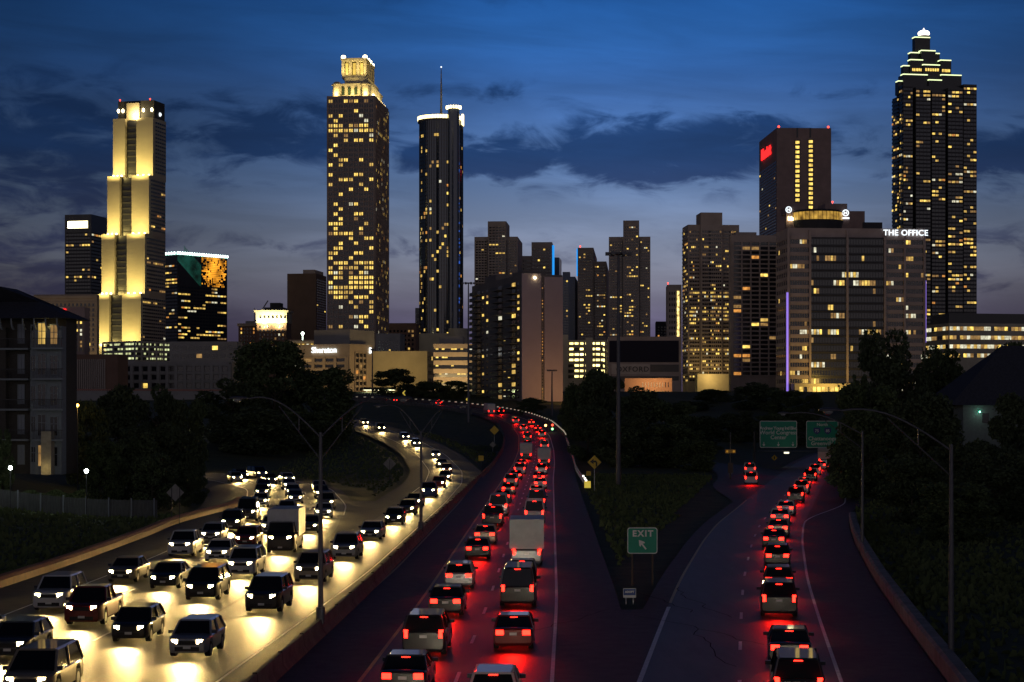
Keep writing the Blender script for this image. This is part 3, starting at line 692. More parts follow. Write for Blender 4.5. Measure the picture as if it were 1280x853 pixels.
mb.build('belvedere', PALE, b.root)
mb = MB()
for q in range(3): x = cx-hw+.6+(q+.5)*(2*hw-1.2)/3; mb.box(x-.9, x+.9, 9+1.2, 9+1.5, z0+18, z0+26.5)
mb.build('belvedere_window', lit_mat('lit_belvedere', (1, .74, .14), 1.1, .3, .2), b.root)
mb = MB()
for q in range(4): x = cx-6+q*4; mb.box(x-1, x+1, 3.8, 3.95, z0+1.5, z0+6.5); mb.cyl(x, 3.88, z0+6, z0+7, .9, n=8)
mb.build('arched_window', mat('green_dark_glass', (.03, .05, .03), rough=.2), b.root)
mb = MB()
for yb in (9, 27):
    for x in (cx-hw+.8, cx+hw-.8): mb.ball((x, yb+1, z0+31.2), 1.5, .9, 8); mb.ball((x, yb+12, z0+31.2), 1.4, .9, 8)
for q in range(9): mb.ball((-2, 5+q*(Dp-10)/8, z0+1.2), .9, 1.2, 6)
mb.build('crown_lights', BULB, b.root)
for o in set(b.root.children)-kids0: o.scale.z = .83; o.location.z = z0*.17
for x, y in ((-Wd+5.8, -1.5), (-6.2, -1.5), (cx, -.5)): lamp('floodlight', 'AREA', b.root, (x, y, z0+.6), 1500, (1, .74, .25), 2.5, rot=(R(150), 0, 0))
for y in (12, 24, 36): lamp('floodlight', 'AREA', b.root, (2.5, y, z0+.8), 1200, (1, .74, .25), 2.5, rot=(R(145), 0, R(90)))
for x in (cx-5, cx+5): lamp('floodlight', 'AREA', b.root, (x, 4.8, z0+15.6), 1200, (1, .74, .25), 2, rot=(R(150), 0, 0))
lamp('floodlight', 'POINT', b.root, (cx, 18, z0+16), 300, (1, .76, .25), 1)

# --- round glass tower
d = 1350; X = at(551.5, 400, d).x; rad = 27.2/F*d
g0 = 17; b = thing('round_tower', 'slender cylindrical dark glass tower with a ring of light and a mast on top', 'tower', (X, d, g0)); zt = zat(154, d)-g0
mb = MB(); mb.cyl(0, 0, 0, zt, rad, n=72); cylw = mb.build('glass_wall', mat('cylinder_glass', (.018, .022, .034), rough=.16, spec=.8), b)
mb = MB(); mb.cyl(-1, 2, zt, zt+4.5, rad*1.02, n=64); mb.build('restaurant_drum', DARK, b)
mb = MB(); nn = 90
for i in range(nn):
    a0 = 2*math.pi*i/nn; a1 = 2*math.pi*(i+.62)/nn; r_ = rad*1.035
    mb.quad((r_*math.cos(a0)-1, r_*math.sin(a0)+2, zt+1.6), (r_*math.cos(a1)-1, r_*math.sin(a1)+2, zt+1.6), (r_*math.cos(a1)-1, r_*math.sin(a1)+2, zt+4.2), (r_*math.cos(a0)-1, r_*math.sin(a0)+2, zt+4.2))
mb.build('ring_light', YL, b)
mb = MB(); NZ = 68; rg = random.Random(11); panes = {k: MB() for k in range(5)}; dk = MB(); litc = []
for j in range(NZ):
    z = 4+j*(zt-10)/NZ
    for i in range(54):
        a0 = 2*math.pi*i/54; am = a0+.055
        if not (math.sin(am) < .15): continue
        on = rg.random() < (.07 if j > 4 else .14); a1 = a0+.10; r_ = rad*1.006
        col_bias = i in (31, 36, 43, 47); on = on or (col_bias and rg.random() < .16)
        q = ((r_*math.cos(a0), r_*math.sin(a0), z), (r_*math.cos(a1), r_*math.sin(a1), z), (r_*math.cos(a1), r_*math.sin(a1), z+1.9), (r_*math.cos(a0), r_*math.sin(a0), z+1.9))
        if on: litc.append(q)
        else: dk.quad(*q)
rg.shuffle(litc)
for q in litc[:99]:
    m1 = MB(); m1.quad(*q); m1.build('window', WARM[rg.choices(range(5), (5, 6, 5, 2, 1))[0]], b)
if litc[99:]:
    for q in litc[99:]: dk.quad(*q, mi=1)
o = dk.build('window', [GLASSB, WARM[1]], b); o['kind'] = 'stuff'
mb = MB()
for i in range(54): a0 = 2*math.pi*(i-.04)/54; r_ = rad*1.008; mb.box(r_*math.cos(a0)-.12, r_*math.cos(a0)+.12, r_*math.sin(a0)-.12, r_*math.sin(a0)+.12, 2, zt)
mb.build('mullion', DARK, b)
# glazed lift shaft on the right
sx, sy = rad*.60, -rad*.86; mb = MB(); mb.cyl(sx, sy, 0, zt+8, 4.2, n=20); mb.build('lift_shaft', mat('lift_glass', (.035, .05, .09), rough=.2, spec=.8), b)
mb = MB()
for i in range(16): a0 = 2*math.pi*i/16; mb.box(sx+5*math.cos(a0)-.5, sx+5*math.cos(a0)+.5, sy+5*math.sin(a0)-.5, sy+5*math.sin(a0)+.5, zt+8, zt+10)
mb.build('shaft_light', YL, b)
mb = MB(); mb.box(rad*.95, rad*1.04, -6, 2, zt-2, zt+5.5); mb.build('edge_light', YL, b)
mb = MB(); rg = random.Random(4)
for j in range(70):
    z = 6+j*2.9*.98
    if z > zt-8: break
    if rg.random() < .45: mb.box(sx+rg.uniform(-1, 1.5)+3.2, sx+rg.uniform(.3, .7)+3.9, sy-1.6, sy-1.2, z, z+rg.uniform(.8, 2.4))
mb.build('shaft_glow', lit_mat('blue_shaft_glow', (.04, .18, 1), .5, .9, .2), b)
mb = MB(); mb.tube([(0, 0, zt+4), (0, 0, zt+26), (0, 0, zat(84, d)-g0)], [.9, .6, .22], 6); mb.build('mast', GREY, b)
mb = MB(); mb.ball((0, 0, zat(84, d)-g0), .6); mb.build('beacon', WHITEL, b)
mb = MB(); mb.cyl(0, 0, 0, zat(418, d)-g0, rad*1.25, n=48); mb.cyl(rad*.8, -rad*.9, 0, zat(412, d)-g0, 7, n=24); mb.build('podium', PALE, b)

# --- middle foreground row
b = B('hotel', 'beige hotel block with a lit white name sign behind the big dark tree', 'building', 360, 437, 465, 800, 430, 28)
HB = wallm('hotel_beige', (.42, .34, .24)); b.main(HB)
b.grid('A', 2, b.W-1.5, b.z(492), b.z(446), 5, 6, .72, .5, p=.14, rows=0, bands=HB, bandh=.7, ribs=HB, ribw=1.5)
b.grid('B', 4, b.D-5, b.z(490), b.z(440), 3, 7, .85, .6, p=.12, rows=0, wset='orange', bands=PALE, bandh=.5, ribs=HB, ribw=.5)
b.text('sign', 'A', b.W*.60, b.z(437.5), 'Sheraton', 3.6, WHITEL, .5, .4, bold=.03)
b.text('sign', 'B', b.D*.88, b.z(437.5), 'S', 3.6, WHITEL, .5, .4, bold=.1)
b.block('penthouse', GREY, -b.W*.7, -b.W*.12, 6, 26, b.h-1.2, b.h+6.5)
lamp('street_glow', 'AREA', b.root, (30, b.D*.45, 2.5), 6000, (1, .66, .26), 14, rot=(R(108), 0, R(90))); lamp('street_glow', 'AREA', b.root, (-16, -22, 2.5), 2600, (1, .66, .26), 10, rot=(R(108), 0, 0))
b = B('arcade_building', 'low beige building with tall arched lit windows just left of the hotel', 'building', 357, 401, 408, 960, 425, 5); b.main(BEIGE, parapet=.5)
b.grid('A', 1, b.W-1, b.z(447), b.z(429), 7, 2, .5, .78, p=.9, rows=0, wset='bright'); b.panel('cornice', 'A', -.4, b.W+.4, b.h-1.6, b.h-.8, PALE, 0, 1)
lamp('street_glow', 'AREA', b.root, (-b.W*.5, -14, 4), 3000, (1, .72, .3), 8, rot=(R(110), 0, 0))
mb = MB(); mb.cyl(-b.W*.55, 3, b.h-1, b.h+3, .12, n=6); mb.ball((-b.W*.55, 3, b.h+3.4), .8, 1, 10); mb.build('roof_floodlight', mat('green_white_flare', (.8, 1, .9), emit=(.8, 1, .8), estr=14, sample=False), b.root)
b = B('blank_building', 'windowless floodlit beige building right of the hotel', 'building', 463, 534, 548, 880, 439, 10); b.main(wallm('floodlit_beige', (.40, .33, .21), sc=.08))
b.grid('B', 2, b.D-2, b.z(480), b.z(443), 6, 4, .7, .5, p=.02, rows=0)
lamp('street_glow', 'AREA', b.root, (-b.W*.5, -30, 6), 6000, (1, .72, .28), 22, rot=(R(104), 0, 0))
for (x0, x1, xr, yt, dd, m_, lb, nn_) in ((484, 520, 524, 404, 1260, BROWN, 'small dark brown brick block between the crowned tower and round tower', 7), (470, 500, 506, 417, 1080, GREY, 'low grey block under the crowned tower', 6), (519, 546, 548, 385, 1600, GREY, 'distant grey office slab left of the round tower', 5)):
    b = B('office_block', lb, 'building', x0, x1, xr, dd, yt, 5); b.main(m_); b.grid('A', 1, b.W-1, b.z(450), b.h-4, nn_, 7, .5, .5, p=.12, rows=0)
b = B('striped_office', 'pale office building with long horizontal bands behind the lamp mast', 'building', 543, 592, 597, 830, 430, 3); b.main(GLASS, parapet=.1)
zb = b.z(482); n = 5; dz = (b.h-zb)/n; mb = MB()
for k in range(n): mb.box(-b.W-.4, .4, -.5, b.D, zb+(k+.45)*dz, zb+(k+1)*dz)
mb.build('floor_bands', wallm('pale_beige_band', (.48, .38, .28)), b.root)
b.grid('A', .5, b.W-.5, zb, b.h, 12, 5, .85, .42, p=.16, rows=.3, rp=.4, wset='bright', off=.0)
b.roof_boxes(GREY, [(-b.W*.9, -b.W*.3, 5, 20, b.h, b.h+3.5)])
lamp('street_glow', 'AREA', b.root, (-b.W*.5, -16, 3), 5500, (1, .7, .3), 16, rot=(R(108), 0, 0))

# --- brutalist pair and neighbours
def twin(name, label, x0, xc, x1, d, yside, ycore, cl, cr, p, yb, phi, m, nx=5, floors=34, side=True):
    b = B(name, label, 'tower', x0, xc, x1, d, yside, phi); b.main(m)
    fc = (b.W if phi < 45 else b.D); face = 'A' if phi < 45 else 'B'; n = nx
    px = (xc-x0) if phi < 45 else (x1-xc); org = x0 if phi < 45 else xc
    u0, u1 = (cl-org)/px*fc, (cr-org)/px*fc
    if face == 'A': b.block('core', m, -b.W+u0, -b.W+u1, -2.2, b.D*.6, 0, b.z(ycore))
    else: b.block('core', m, -b.D*.6 if False else -20, 2.2, u0, u1, 0, b.z(ycore))
    zt_, zc = b.h-3, b.z(ycore)-4; zb = b.z(yb)
    if u0 > 3: b.grid(face, .8, u0-.8, zb, zt_, n, floors, .72, .42, p=p, rows=.08, rp=.5, bands=m, bandh=.7, run=.35)
    if u1 < fc-3: b.grid(face, u1+.8, fc-.8, zb, zt_, n, floors, .72, .42, p=p, rows=.08, rp=.5, bands=m, bandh=.7, run=.35)
    b.grid(face, u0+.8, u1-.8, zb, zc, n+1, floors+3, .72, .42, p=p, rows=.08, rp=.5, off=-2.2, bands=m, bandh=.7, run=.35)
    for u in (u0, u1):
        if 2 < u < fc-2: b.panel('black_joint', face, u-.7 if u == u0 else u, u if u == u0 else u+.7, zb, zt_, BLK, 0, .2)  # plain black strips on either side of the central shaft
    return b
b = twin('brutalist_tower', 'taupe tower with a taller central shaft rising behind the dark apartment block', 593, 647, 653, 1500, 296, 277, 610, 633, .04, 400, 4, TAUPE, 4, 30)
b = B('brutalist_tower', 'short taupe tower with a blue light strip behind the dark apartment block', 'tower', 652, 691, 694, 1560, 320, 3); b.main(TAUPE)
b.block('core', TAUPE, -b.W*.68, -.5, -1.5, 30, 0, b.z(303)); b.block('raised_wing', TAUPE, -b.W*.68, -b.W*.2, -1.5, 12, b.z(303), b.z(297+6))
b.grid('A', 1, b.W*.3, b.z(400), b.z(324), 5, 16, .7, .45, p=.12, rows=0); b.grid('A', b.W*.34, b.W-1.5, b.z(400), b.z(310), 7, 20, .7, .45, p=.07, rows=0, off=-1.5)
b.block('blue_light_strip', BLUEL, -.4, 1.2, -1.8, 6, b.z(360), b.z(307))
b = B('glass_office', 'narrow dark teal glass office behind the pink blank walls', 'building', 688, 699, 702, 1640, 322, 5); b.main(BLUEG)
b = B('blue_glass_building', 'blue glass slab squeezed between the pink blank walls and the twin towers', 'building', 696, 719, 724, 1450, 346, 4); b.main(BLUEG)
b.grid('A', 1, b.W-1, b.z(424), b.z(350), 8, 22, .8, .6, p=.02, rows=0, glass=GLASSB); b.block('bright_edge', BLUEG, -b.W*.35, -b.W*.1, -1, 0, 0, b.z(350)); b.roof_boxes(BLUEG, [(-b.W*.7, -b.W*.3, 4, 14, b.h, b.h+4)])
b = twin('brutalist_tower', 'lower left wing tower with blue roof light beside the tallest taupe tower', 722, 758, 763, 1430, 327, 310, 722.2, 742, .12, 424, 4, TAUPE, 5, 26)
b.block('blue_light_strip', BLUEL, -b.W-.8, -b.W-.05, -2, 3, b.z(345), b.z(311)); beacon(b, -b.W+2, 0, b.z(310), .6)
b = twin('brutalist_tower', 'tallest taupe tower with a raised central shaft behind the high lamp mast', 761, 813, 819, 1400, 296, 276, 779, 799, .10, 424, 4, TAUPE, 5, 34)

b = B('apartment_tower', 'dark balconied apartment tower with two blank pinkish end walls', 'tower', 590, 652, 703, 650, 343, 74, ground=8)
APT = wallm('apartment_concrete', (.17, .15, .14)); b.main(APT)
b.block('stair_tower', APT, -22, -8, 3, 11, b.h-1, b.h+1.8); b.block('penthouse', APT, -60, -44, 3, 10, b.h-1, b.h+3)
zb, zt_ = b.z(508), b.z(350); nz = 20
PW = wallm('pink_blank_wall', (.43, .35, .37), sc=.05, var=.12)
b.panel('end_wall', 'B', 0, b.D*.47, 0, b.h+.3, PW, .02, .5); b.panel('end_wall', 'B', b.D*.55, b.D, 0, b.h-.8, PW, .02, .5)
b.grid('B', b.D*.475, b.D*.545, zb, zt_, 1, nz*2, .3, .3, p=.5, rows=0, wset='orange', off=0)
b.grid('A', 1.5, b.W-1, zb, zt_, 11, nz, .4, .42, p=.13, rows=0, wset='bright', skip=lambda i, j: i in (1, 5, 6, 9))
mb = MB(); mr = MB(); dz = (zt_-zb)/nz; du = (b.W-2.5)/11
for j in range(nz):
    z = zb+j*dz
    for i in (1, 6, 9):
        u = 1.5+(i+.0)*du; b._panel(mb, 'A', u-.3*du, u+1.3*du, z-.15, z+.15, 0, 2.6); b._panel(mr, 'A', u-.3*du, u+1.3*du, z+.15, z+1.15, 2.45, 2.55)
mb.build('balcony_slab', APT, b.root)['kind'] = 'stuff'; mr.build('balcony_railing', DKM, b.root)['kind'] = 'stuff'
b.grid('A', 1.5, b.W-1, zb, zt_, 11, nz, .75, .6, p=.16, rows=0, wset='bright', skip=lambda i, j: i not in (1, 6, 9))
b.text('sign', 'A', b.W*.9, b.h-.3, '', 1, WHITEL) if False else None
mb = MB(); mb.ball((.9, 4.6, b.h-1.2), .5, 1, 8); mb.build('roof_floodlight', BULB, b.root)
lamp('street_glow', 'AREA', b.root, (20, b.D*.8, 3), 3600, (1, .50, .12), 6, rot=(R(112), 0, R(90)))
lamp('street_glow', 'AREA', b.root, (40, b.D*.4, 6), 500, (1, .42, .22), 10, rot=(R(115), 0, R(90)))

b = garage('parking_garage', 'brightly lit parking garage with horizontal decks right of the pink walls', 704, 757, 762, 950, 426, 474, 4, 2, 7, PALE, lit_mat('garage_yellow_light', (1, .88, .36), 3.0, .7, .3), 8)
b.block('sky_corner', PALE, -b.W-.3, -b.W+2.5, -.6, 2, 0, b.h+3); b.block('mid_pier', PALE, -b.W*.47, -b.W*.30, -.6, 3, 0, b.h+1.5)
b = B('dark_office', 'dark glass office box with OXFORD lettering on its grey band', 'building', 760, 850, 851.5, 900, 421, 2); b.main(wallm('grey_brown_panel', (.30, .25, .24)))
b.panel('glass_front', 'A', .6, b.W-.6, b.z(453), b.z(426), mat('indigo_glass', (.006, .006, .020), rough=.5, spec=.15), 0, .25)
sb = b.panel('sign_band', 'A', b.W*.05, b.W*.58, b.z(468), b.z(455.5), wallm('pale_sign_band', (.42, .37, .34)), 0, .4); me = text_mesh('OXFORD', 3.5, .3, BLK, bold=.06, spacing=1.15)
place('sign_letter', me, sb, (-b.W+b.W*.34, -.6, b.z(462)), (R(90), 0, 0))
b.panel('glass_strip', 'A', b.W*.59, b.W-.6, b.z(465), b.z(456), BLK, 0, .3); b.panel('lower_glass', 'A', .6, b.W-.6, b.z(476), b.z(470.5), BLK, 0, .3)
b = B('brick_low_building', 'low orange-lit building with narrow window slots in front of the dark office', 'building', 781, 840, 843, 820, 473, 3); b.main(wallm('orange_stucco', (.40, .25, .17)))
b.grid('A', b.W*.35, b.W-1, b.z(497), b.z(476), 10, 2, .3, .6, p=0, rows=0)
lamp('street_glow', 'AREA', b.root, (-b.W*.4, -12, 4), 3300, (1, .55, .22), 10, rot=(R(108), 0, 0))
for i_, (x0, x1, xr, yt, dd, m_, lb) in enumerate(((820, 842, 843, 402, 1700, DARK, 'distant low dark block right of the twin towers'), (834, 852, 853, 356, 1300, TAUPE, 'narrow grey slab left of the brightly lit stepped tower'))):
    b = B('office_block', lb, 'building', x0, x1, xr, dd, yt, 3); b.main(m_); b.grid('A', 1, b.W-1, b.z(450), b.h-4, 5, 12, .5, .5, p=.03, rows=0)
b.block('lit_stair_strip', lit_mat('stair_strip_glow', (1, .8, .3), 1.5, .9, .5), -3.2, -1.6, -.3, 0, b.z(465), b.z(364)); beacon(b, -b.W*.95, 2, b.h, .5)

# --- right-hand group
b = B('stepped_office_tower', 'grey precast tower with many yellow windows and a raised middle, right of the dark office', 'tower', 853, 860, 924, 1050, 281, 86); b.main(TAUPE); Dp = b.D
b.block('core', TAUPE, -14, 1.6, Dp*.24, Dp*.66, 0, b.z(266)); zb = b.z(478)
def pY(i, j, fx, fz):
    return .75 if j in (22, 23, 16, 17, 18, 8) else (.5 if j in (11, 13, 19, 3, 4) else .13)
b.grid('B', .8, Dp*.24-.5, zb, b.h-3, 6, 40, .7, .45, p=pY, bands=TAUPE, bandh=.8, run=.4, cap=40)
b.grid('B', Dp*.24+.8, Dp*.66-.5, zb, b.h-3, 10, 40, .7, .45, p=pY, off=-1.6, bands=TAUPE, bandh=.8, run=.4, cap=75)
b.grid('B', Dp*.66+.8, Dp-.8, zb, b.h-3, 8, 40, .7, .45, p=pY, bands=TAUPE, bandh=.8, run=.4)
b.panel('black_joint', 'B', Dp*.39, Dp*.43, zb, b.h-3, BLK, 0, .25, off=-1.6); b.panel('black_joint', 'B', Dp*.80, Dp*.84, zb, b.h-3, BLK, 0, .25)
b.grid('A', 1, b.W-1, zb, b.h-3, 5, 40, .7, .45, p=.12, bands=TAUPE, bandh=.8)
b.block('lobby', PALE, 0, 8, 4, Dp, 0, b.z(468)); lamp('lobby_glow', 'POINT', b.root, (16, Dp*.35, 12), 5000, (1, .66, .2), 2)
b = B('hotel_slab', 'grid-fronted hotel slab with scattered orange windows left of the wide office', 'building', 911, 913.5, 973, 960, 294, 86); b.main(TAUPE)
b.grid('B', 1, b.D-.5, b.z(470), b.z(302), 5, 30, .84, .66, p=.17, rows=0, wset='orange', ribs=TAUPE, ribw=.7, ribd=.8, bands=TAUPE, bandh=.75)
b.roof_boxes(TAUPE, [(-12, -3, 3, 14, b.h, b.h+1.8)])
b = B('red_sign_tower', 'dark brown slab tower with two vertical strips of yellow light and a red sign', 'tower', 949, 971, 1039, 1500, 160, 87.5); DB = wallm('dark_brown_precast', (.24, .17, .16)); b.main(DB)
D_ = b.D
for u0, u1, zt_, zb_ in ((.33, .425, 175, 253), (.575, .67, 174, 262)):
    b.panel('lit_slot', 'B', D_*u0, D_*u1, b.z(zb_), b.z(zt_), BLK, 0, .3); n = 13 if zb_ < 260 else 15; dz = (b.z(zt_)-b.z(zb_))/n
    for k in range(n): b.panel('slot_window', 'B', D_*(u0+.012), D_*(u1-.012), b.z(zb_)+k*dz+.7, b.z(zb_)+(k+1)*dz-.9, WARM[0], .3, .5)
b.panel('roof_notch', 'B', D_*.36, D_*.39, b.z(172), b.h+.1, BLK, 0, .2); b.panel('roof_notch', 'B', D_*.60, D_*.63, b.z(172), b.h+.1, BLK, 0, .2)
b.grid('A', 1, b.W-2, b.z(300), b.z(200), 14, 26, .7, .55, p=.03, rows=0, cap=60)
b.text('sign', 'A', b.W*.45, b.h-14, 'Marriott', 12.5, REDS, .8, .8, bold=.3)
beacon(b, -2, 2, b.h); beacon(b, -2, D_-2, b.h)
# wide office with lettered roof sign
b = B('wide_office', 'wide office slab with a white lit name sign, violet corner light and scattered yellow windows', 'building', 970, 985, 1156, 900, 285, 85); OF = wallm('office_precast', (.38, .31, .29)); b.main(OF, parapet=1.5)
D_ = b.D; zb, zt_ = b.z(492), b.z(297); nz = 19
b.panel('curtain_wall', 'B', D_*.16, D_*.70, zb, zt_, BLK, 0, .15)
b.grid('B', D_*.165, D_*.70, zb, zt_, 26, nz, .82, .62, p=.09, rows=.15, rp=.3, off=-.15, run=.62, wset='pale', glass=GLASS, bands=DARK, bandh=.4)
b.grid('B', D_*.015, D_*.155, zb, zt_, 8, nz, .85, .5, p=.12, rows=.15, rp=.5, run=.6, wset='pale', bands=OF, bandh=1.6)
b.grid('B', D_*.715, D_*.845, zb, zt_, 7, nz, .85, .5, p=.14, rows=.2, rp=.5, run=.6, wset='pale', bands=OF, bandh=1.6)
b.grid('B', D_*.86, D_*.99, zb, zt_, 7, nz, .85, .5, p=.16, rows=.2, rp=.6, run=.6, wset='pale', bands=OF, bandh=1.6)
mb = MB()
for u in (.0, .158, .43, .705, .85, .995): b._panel(mb, 'B', D_*u-.5, D_*u+.5, 0, b.h-1, 0, 1.1)
mb.build('pier', OF, b.root)
b.grid('A', 1, b.W-1, zb, zt_, 6, nz, .5, .5, p=.05, rows=0, bands=OF, bandh=1.5)
b.block('violet_light_strip', PURL, .3, 1.5, -.9, -.15, b.z(500), b.z(366)); b.panel('violet_light_strip', 'B', D_+.1, D_+.6, b.z(428), b.z(350), PURL, -.3, .5)
b.text('sign', 'B', D_*.855, b.z(290.5), 'THE OFFICE', 3.9, WHITEL, 1.0, .4, bold=.04, spacing=1.08)
mb = MB(); mb.box(.1, 8, D_*.02, D_*.5, 0, b.z(480)); mb.build('lobby', PALE, b.root); b.grid('B', D_*.05, D_*.5, b.z(512), b.z(482), 14, 3, .7, .6, p=.8, rows=0, wset='bright', off=-8)
lamp('lobby_glow', 'AREA', b.root, (22, D_*.25, 6), 4000, (1, .62, .12), 8, rot=(R(110), 0, R(90)))
# hotel crown behind it
d = 1040; b = B('rotunda_hotel', 'hotel top with a round lit lounge and white circular signs above the wide office', 'building', 981, 983, 1062, d, 262, 86); b.main(DB, parapet=.5); D_ = b.D
mb = MB(); mb.cyl(-4, D_*.50, b.z(292), b.z(276), 13, 15, 32); mb.cyl(-4, D_*.50, b.z(266), b.z(263), 15, 13, 32); mb.build('lounge_drum', DARK, b.root)
mb = MB(); 
for i in range(40):
    a0 = math.pi*2*i/40; a1 = a0+.135; r_ = 14.6; mb.quad(*[(-4+r_*math.cos(a), D_*.5+r_*math.sin(a), z) for a, z in ((a0, b.z(276)), (a1, b.z(276)), (a1, b.z(266)), (a0, b.z(266)))])
mb.build('lounge_window', lit_mat('lounge_glow', (1, .62, .10), .45, .8, .25), b.root)
b.block('roof_wing', DB, -18, -1, D_*.62, D_*.97, b.h-2, b.z(254)); b.block('roof_wing', DB, -18, -1, D_*.02, D_*.30, b.h-2, b.z(258))
def ringlogo(u, z, r):
    mb = MB(); n = 24; x = 1.0
    for i in range(n):
        a0, a1 = 2*math.pi*i/n, 2*math.pi*(i+1)/n
        mb.quad(*[(x, u+rr*math.cos(a), z+rr*math.sin(a)) for a, rr in ((a0, r*.72), (a0, r), (a1, r), (a1, r*.72))])
    mb.box(x-.1, x+.2, u-.42*r, u-.22*r, z-.4*r, z+.4*r); mb.box(x-.1, x+.2, u+.22*r, u+.42*r, z-.4*r, z+.4*r); mb.box(x-.1, x+.15, u-.3*r, u+.3*r, z-.1*r, z+.1*r)
    mb.build('round_sign', WHITEL, b.root)
ringlogo(D_*.03, b.z(262.5), 1.8); ringlogo(D_*.93, b.z(266), 1.9); b.panel('sign_bar', 'B', D_*.88, D_*.99, b.z(273.5), b.z(271.5), WHITEL, .5, .9)
mb = MB()
for k in range(4): mb.box(1, 1.5, D_*(.02+.022*k), D_*(.032+.022*k), b.z(276), b.z(271+k % 2*1.5))
mb.build('lit_bracket', BULB, b.root); beacon(b, -3, D_*.75, b.z(254), .5)
b = B('rooftop_block', 'small dark brown rooftop block right of the round lounge', 'building', 1060, 1062, 1081, 1100, 264, 86); b.main(DB); b = B('rooftop_block', 'lower dark plant room stretching right behind the wide office roof', 'building', 1078, 1079, 1103, 1000, 278, 86); b.main(DARK)

# --- pyramidal tower at right
d = 1600; b = B('pyramid_top_tower', 'tallest dark glass tower with lit stepped pyramid top and glowing finial', 'tower', 1114, 1128, 1222, d, 104, 80)
b.D = (1222-640)/F*d; b.D = ((1222-640)/F*d-b.C.x)/(math.sin(b.phi)-(1222-640)/F*math.cos(b.phi)); D_ = b.D
Z0, nz = b.z(405), 60
mb = MB(); mb.box(-b.W+4, -3.5, 3.5, D_-3.5, 0, b.z(106)); mb.build('core', BLK, b.root)
m1 = MB(); tops = []
cols = [(0.0, .15, 106, 0), (.15, .37, 109, -2.6), (.37, .575, 113, -1.2), (.575, .80, 109, -2.6), (.80, 1.0, 103, 0)]
for u0, u1, yt, of in cols: m1.box(-8, -of, D_*u0+.8, D_*u1-.8, 0, b.z(yt))
m1.box(-b.W, -b.W+12, 1, D_*.5, 0, b.z(118)); m1.box(-b.W+7, -6, 2, D_-2, 0, b.z(108)); m1.build('bay', BLK, b.root)
for u0, u1, yt, of in cols:
    b.grid('B', D_*u0+1, D_*u1-1, Z0, b.z(yt)-2, 4, nz, .84, .5, p=lambda i, j, fx, fz: .6 if j in (1, 2, 11, 12, 20, 21, 37, 38, 58, 59) else .15, off=of, run=.45, bands=DARK, bandh=.8, wset='std', cap=100)
b.grid('A', b.W-7, b.W-1, Z0, b.z(106), 3, nz, .8, .5, p=.14); b.grid('A', 1, b.W-8, Z0, b.z(120), 4, nz, .8, .5, p=.16)
# stepped crown: (u0, u1, depth in from face, y of top)
mt = MB(); me_ = MB(); PYR = [] ; PYR = [(.29, .495, 21, 40), (.21, .33, 17, 61), (.33, .52, 13, 59), (.52, .60, 17, 61), (.17, .34, 11, 71.7), (.33, .555, 9, 78), (.575, .717, 11, 71), (.09, .17, 13, 79), (.053, .377, 7, 91.4), (.38, .555, 5, 98), (.56, .83, 7, 90.6), (.0, .06, 9, 99.6)] ; _old = [(.00, .14, 3, 101), (.05, .30, 5, 92), (.26, .62, 4, 98), (.56, .86, 6, 90), (.80, .95, 9, 92), (.10, .26, 10, 79), (.18, .44, 8, 72), (.36, .60, 7, 79), (.56, .78, 9, 72), (.24, .66, 13, 61.5), (.33, .58, 17, 59.5), (.335, .555, 21, 39.5)]
def edge(u0, u1, x, z, xb):
    me_.box(x-.35, x+.25, u0, u1, z-.1, z+.75); me_.box(xb, x-.35, u0-.3, u0+.3, z-.1, z+.75)
for u0, u1, dep, yt in PYR:
    z = b.z(yt); xb = -b.W+dep; mt.box(min(xb, -dep-6), -dep, D_*u0, D_*u1, b.z(116), z); edge(D_*u0, D_*u1, -dep, z, -dep-6)
mt.build('stepped_crown', BLK, b.root); me_.build('edge_tube_light', GREENW, b.root)
mb = MB()
for u0, u1, yy_, dep in ((.20, .32, 83.5, 5), (.40, .56, 83.5, 4.0), (.62, .76, 83.5, 6)):
    for k in range(5): a = u0+(u1-u0)*k/5; mb.box(-dep-4+.02, -dep-.0+4.06-4+.1, D_*a, D_*(a+(u1-u0)/6), b.z(yy_+1.3), b.z(yy_-1.3)) if False else mb.box(-dep-3, -7.9, D_*a, D_*(a+(u1-u0)/6), b.z(yy_+1.3), b.z(yy_-1.3)) if False else None
for u0, u1, dep in ((.19, .32, 10.8), (.35, .54, 8.8), (.59, .70, 10.8)):
    for k in range(6): mb2 = MB(); a = u0+(u1-u0)*(k+.2)/6; mb2.box(-dep, -dep+.12, D_*a, D_*(a+(u1-u0)/8.5), b.z(85.5), b.z(82)); mb2.build('crown_window', WARM[0], b.root)
mb = MB(); cu = D_*.445; mb.cyl(-27, cu, b.z(39), b.z(36), 6, 5, 16); mb.build('finial_base', DARK, b.root)
mb = MB(); mb.ball((-27, cu, b.z(32.8)), 5.2, .55, 14); mb.tube([(-27, cu, b.z(31)), (-27, cu, b.z(26))], [1.1, .25], 8); mb.build('finial', mat('glowing_finial', (1, .95, .9), emit=(1, .88, .75), estr=4), b.root)

b = B('terraced_office', 'low terraced office with long bright window bands, lower right of the tallest tower', 'building', 1157, 1186, 1300, 1050, 404, 78); b.main(PALE); D_ = b.D
z_, zt_ = b.z(450), b.z(405); n = 4; dz = (zt_-z_)/n
b.grid('B', .5, D_-1, z_, zt_, 26, n, .93, .42, p=.93, rows=0, wset='pale'); b.grid('A', .5, b.W-.5, z_, zt_, 8, n, .9, .42, p=.85, rows=0, wset='pale')
mb = MB(); mb.box(-30, -6, 3, D_, b.h-1, b.z(391)); mb.build('penthouse', BLK, b.root)
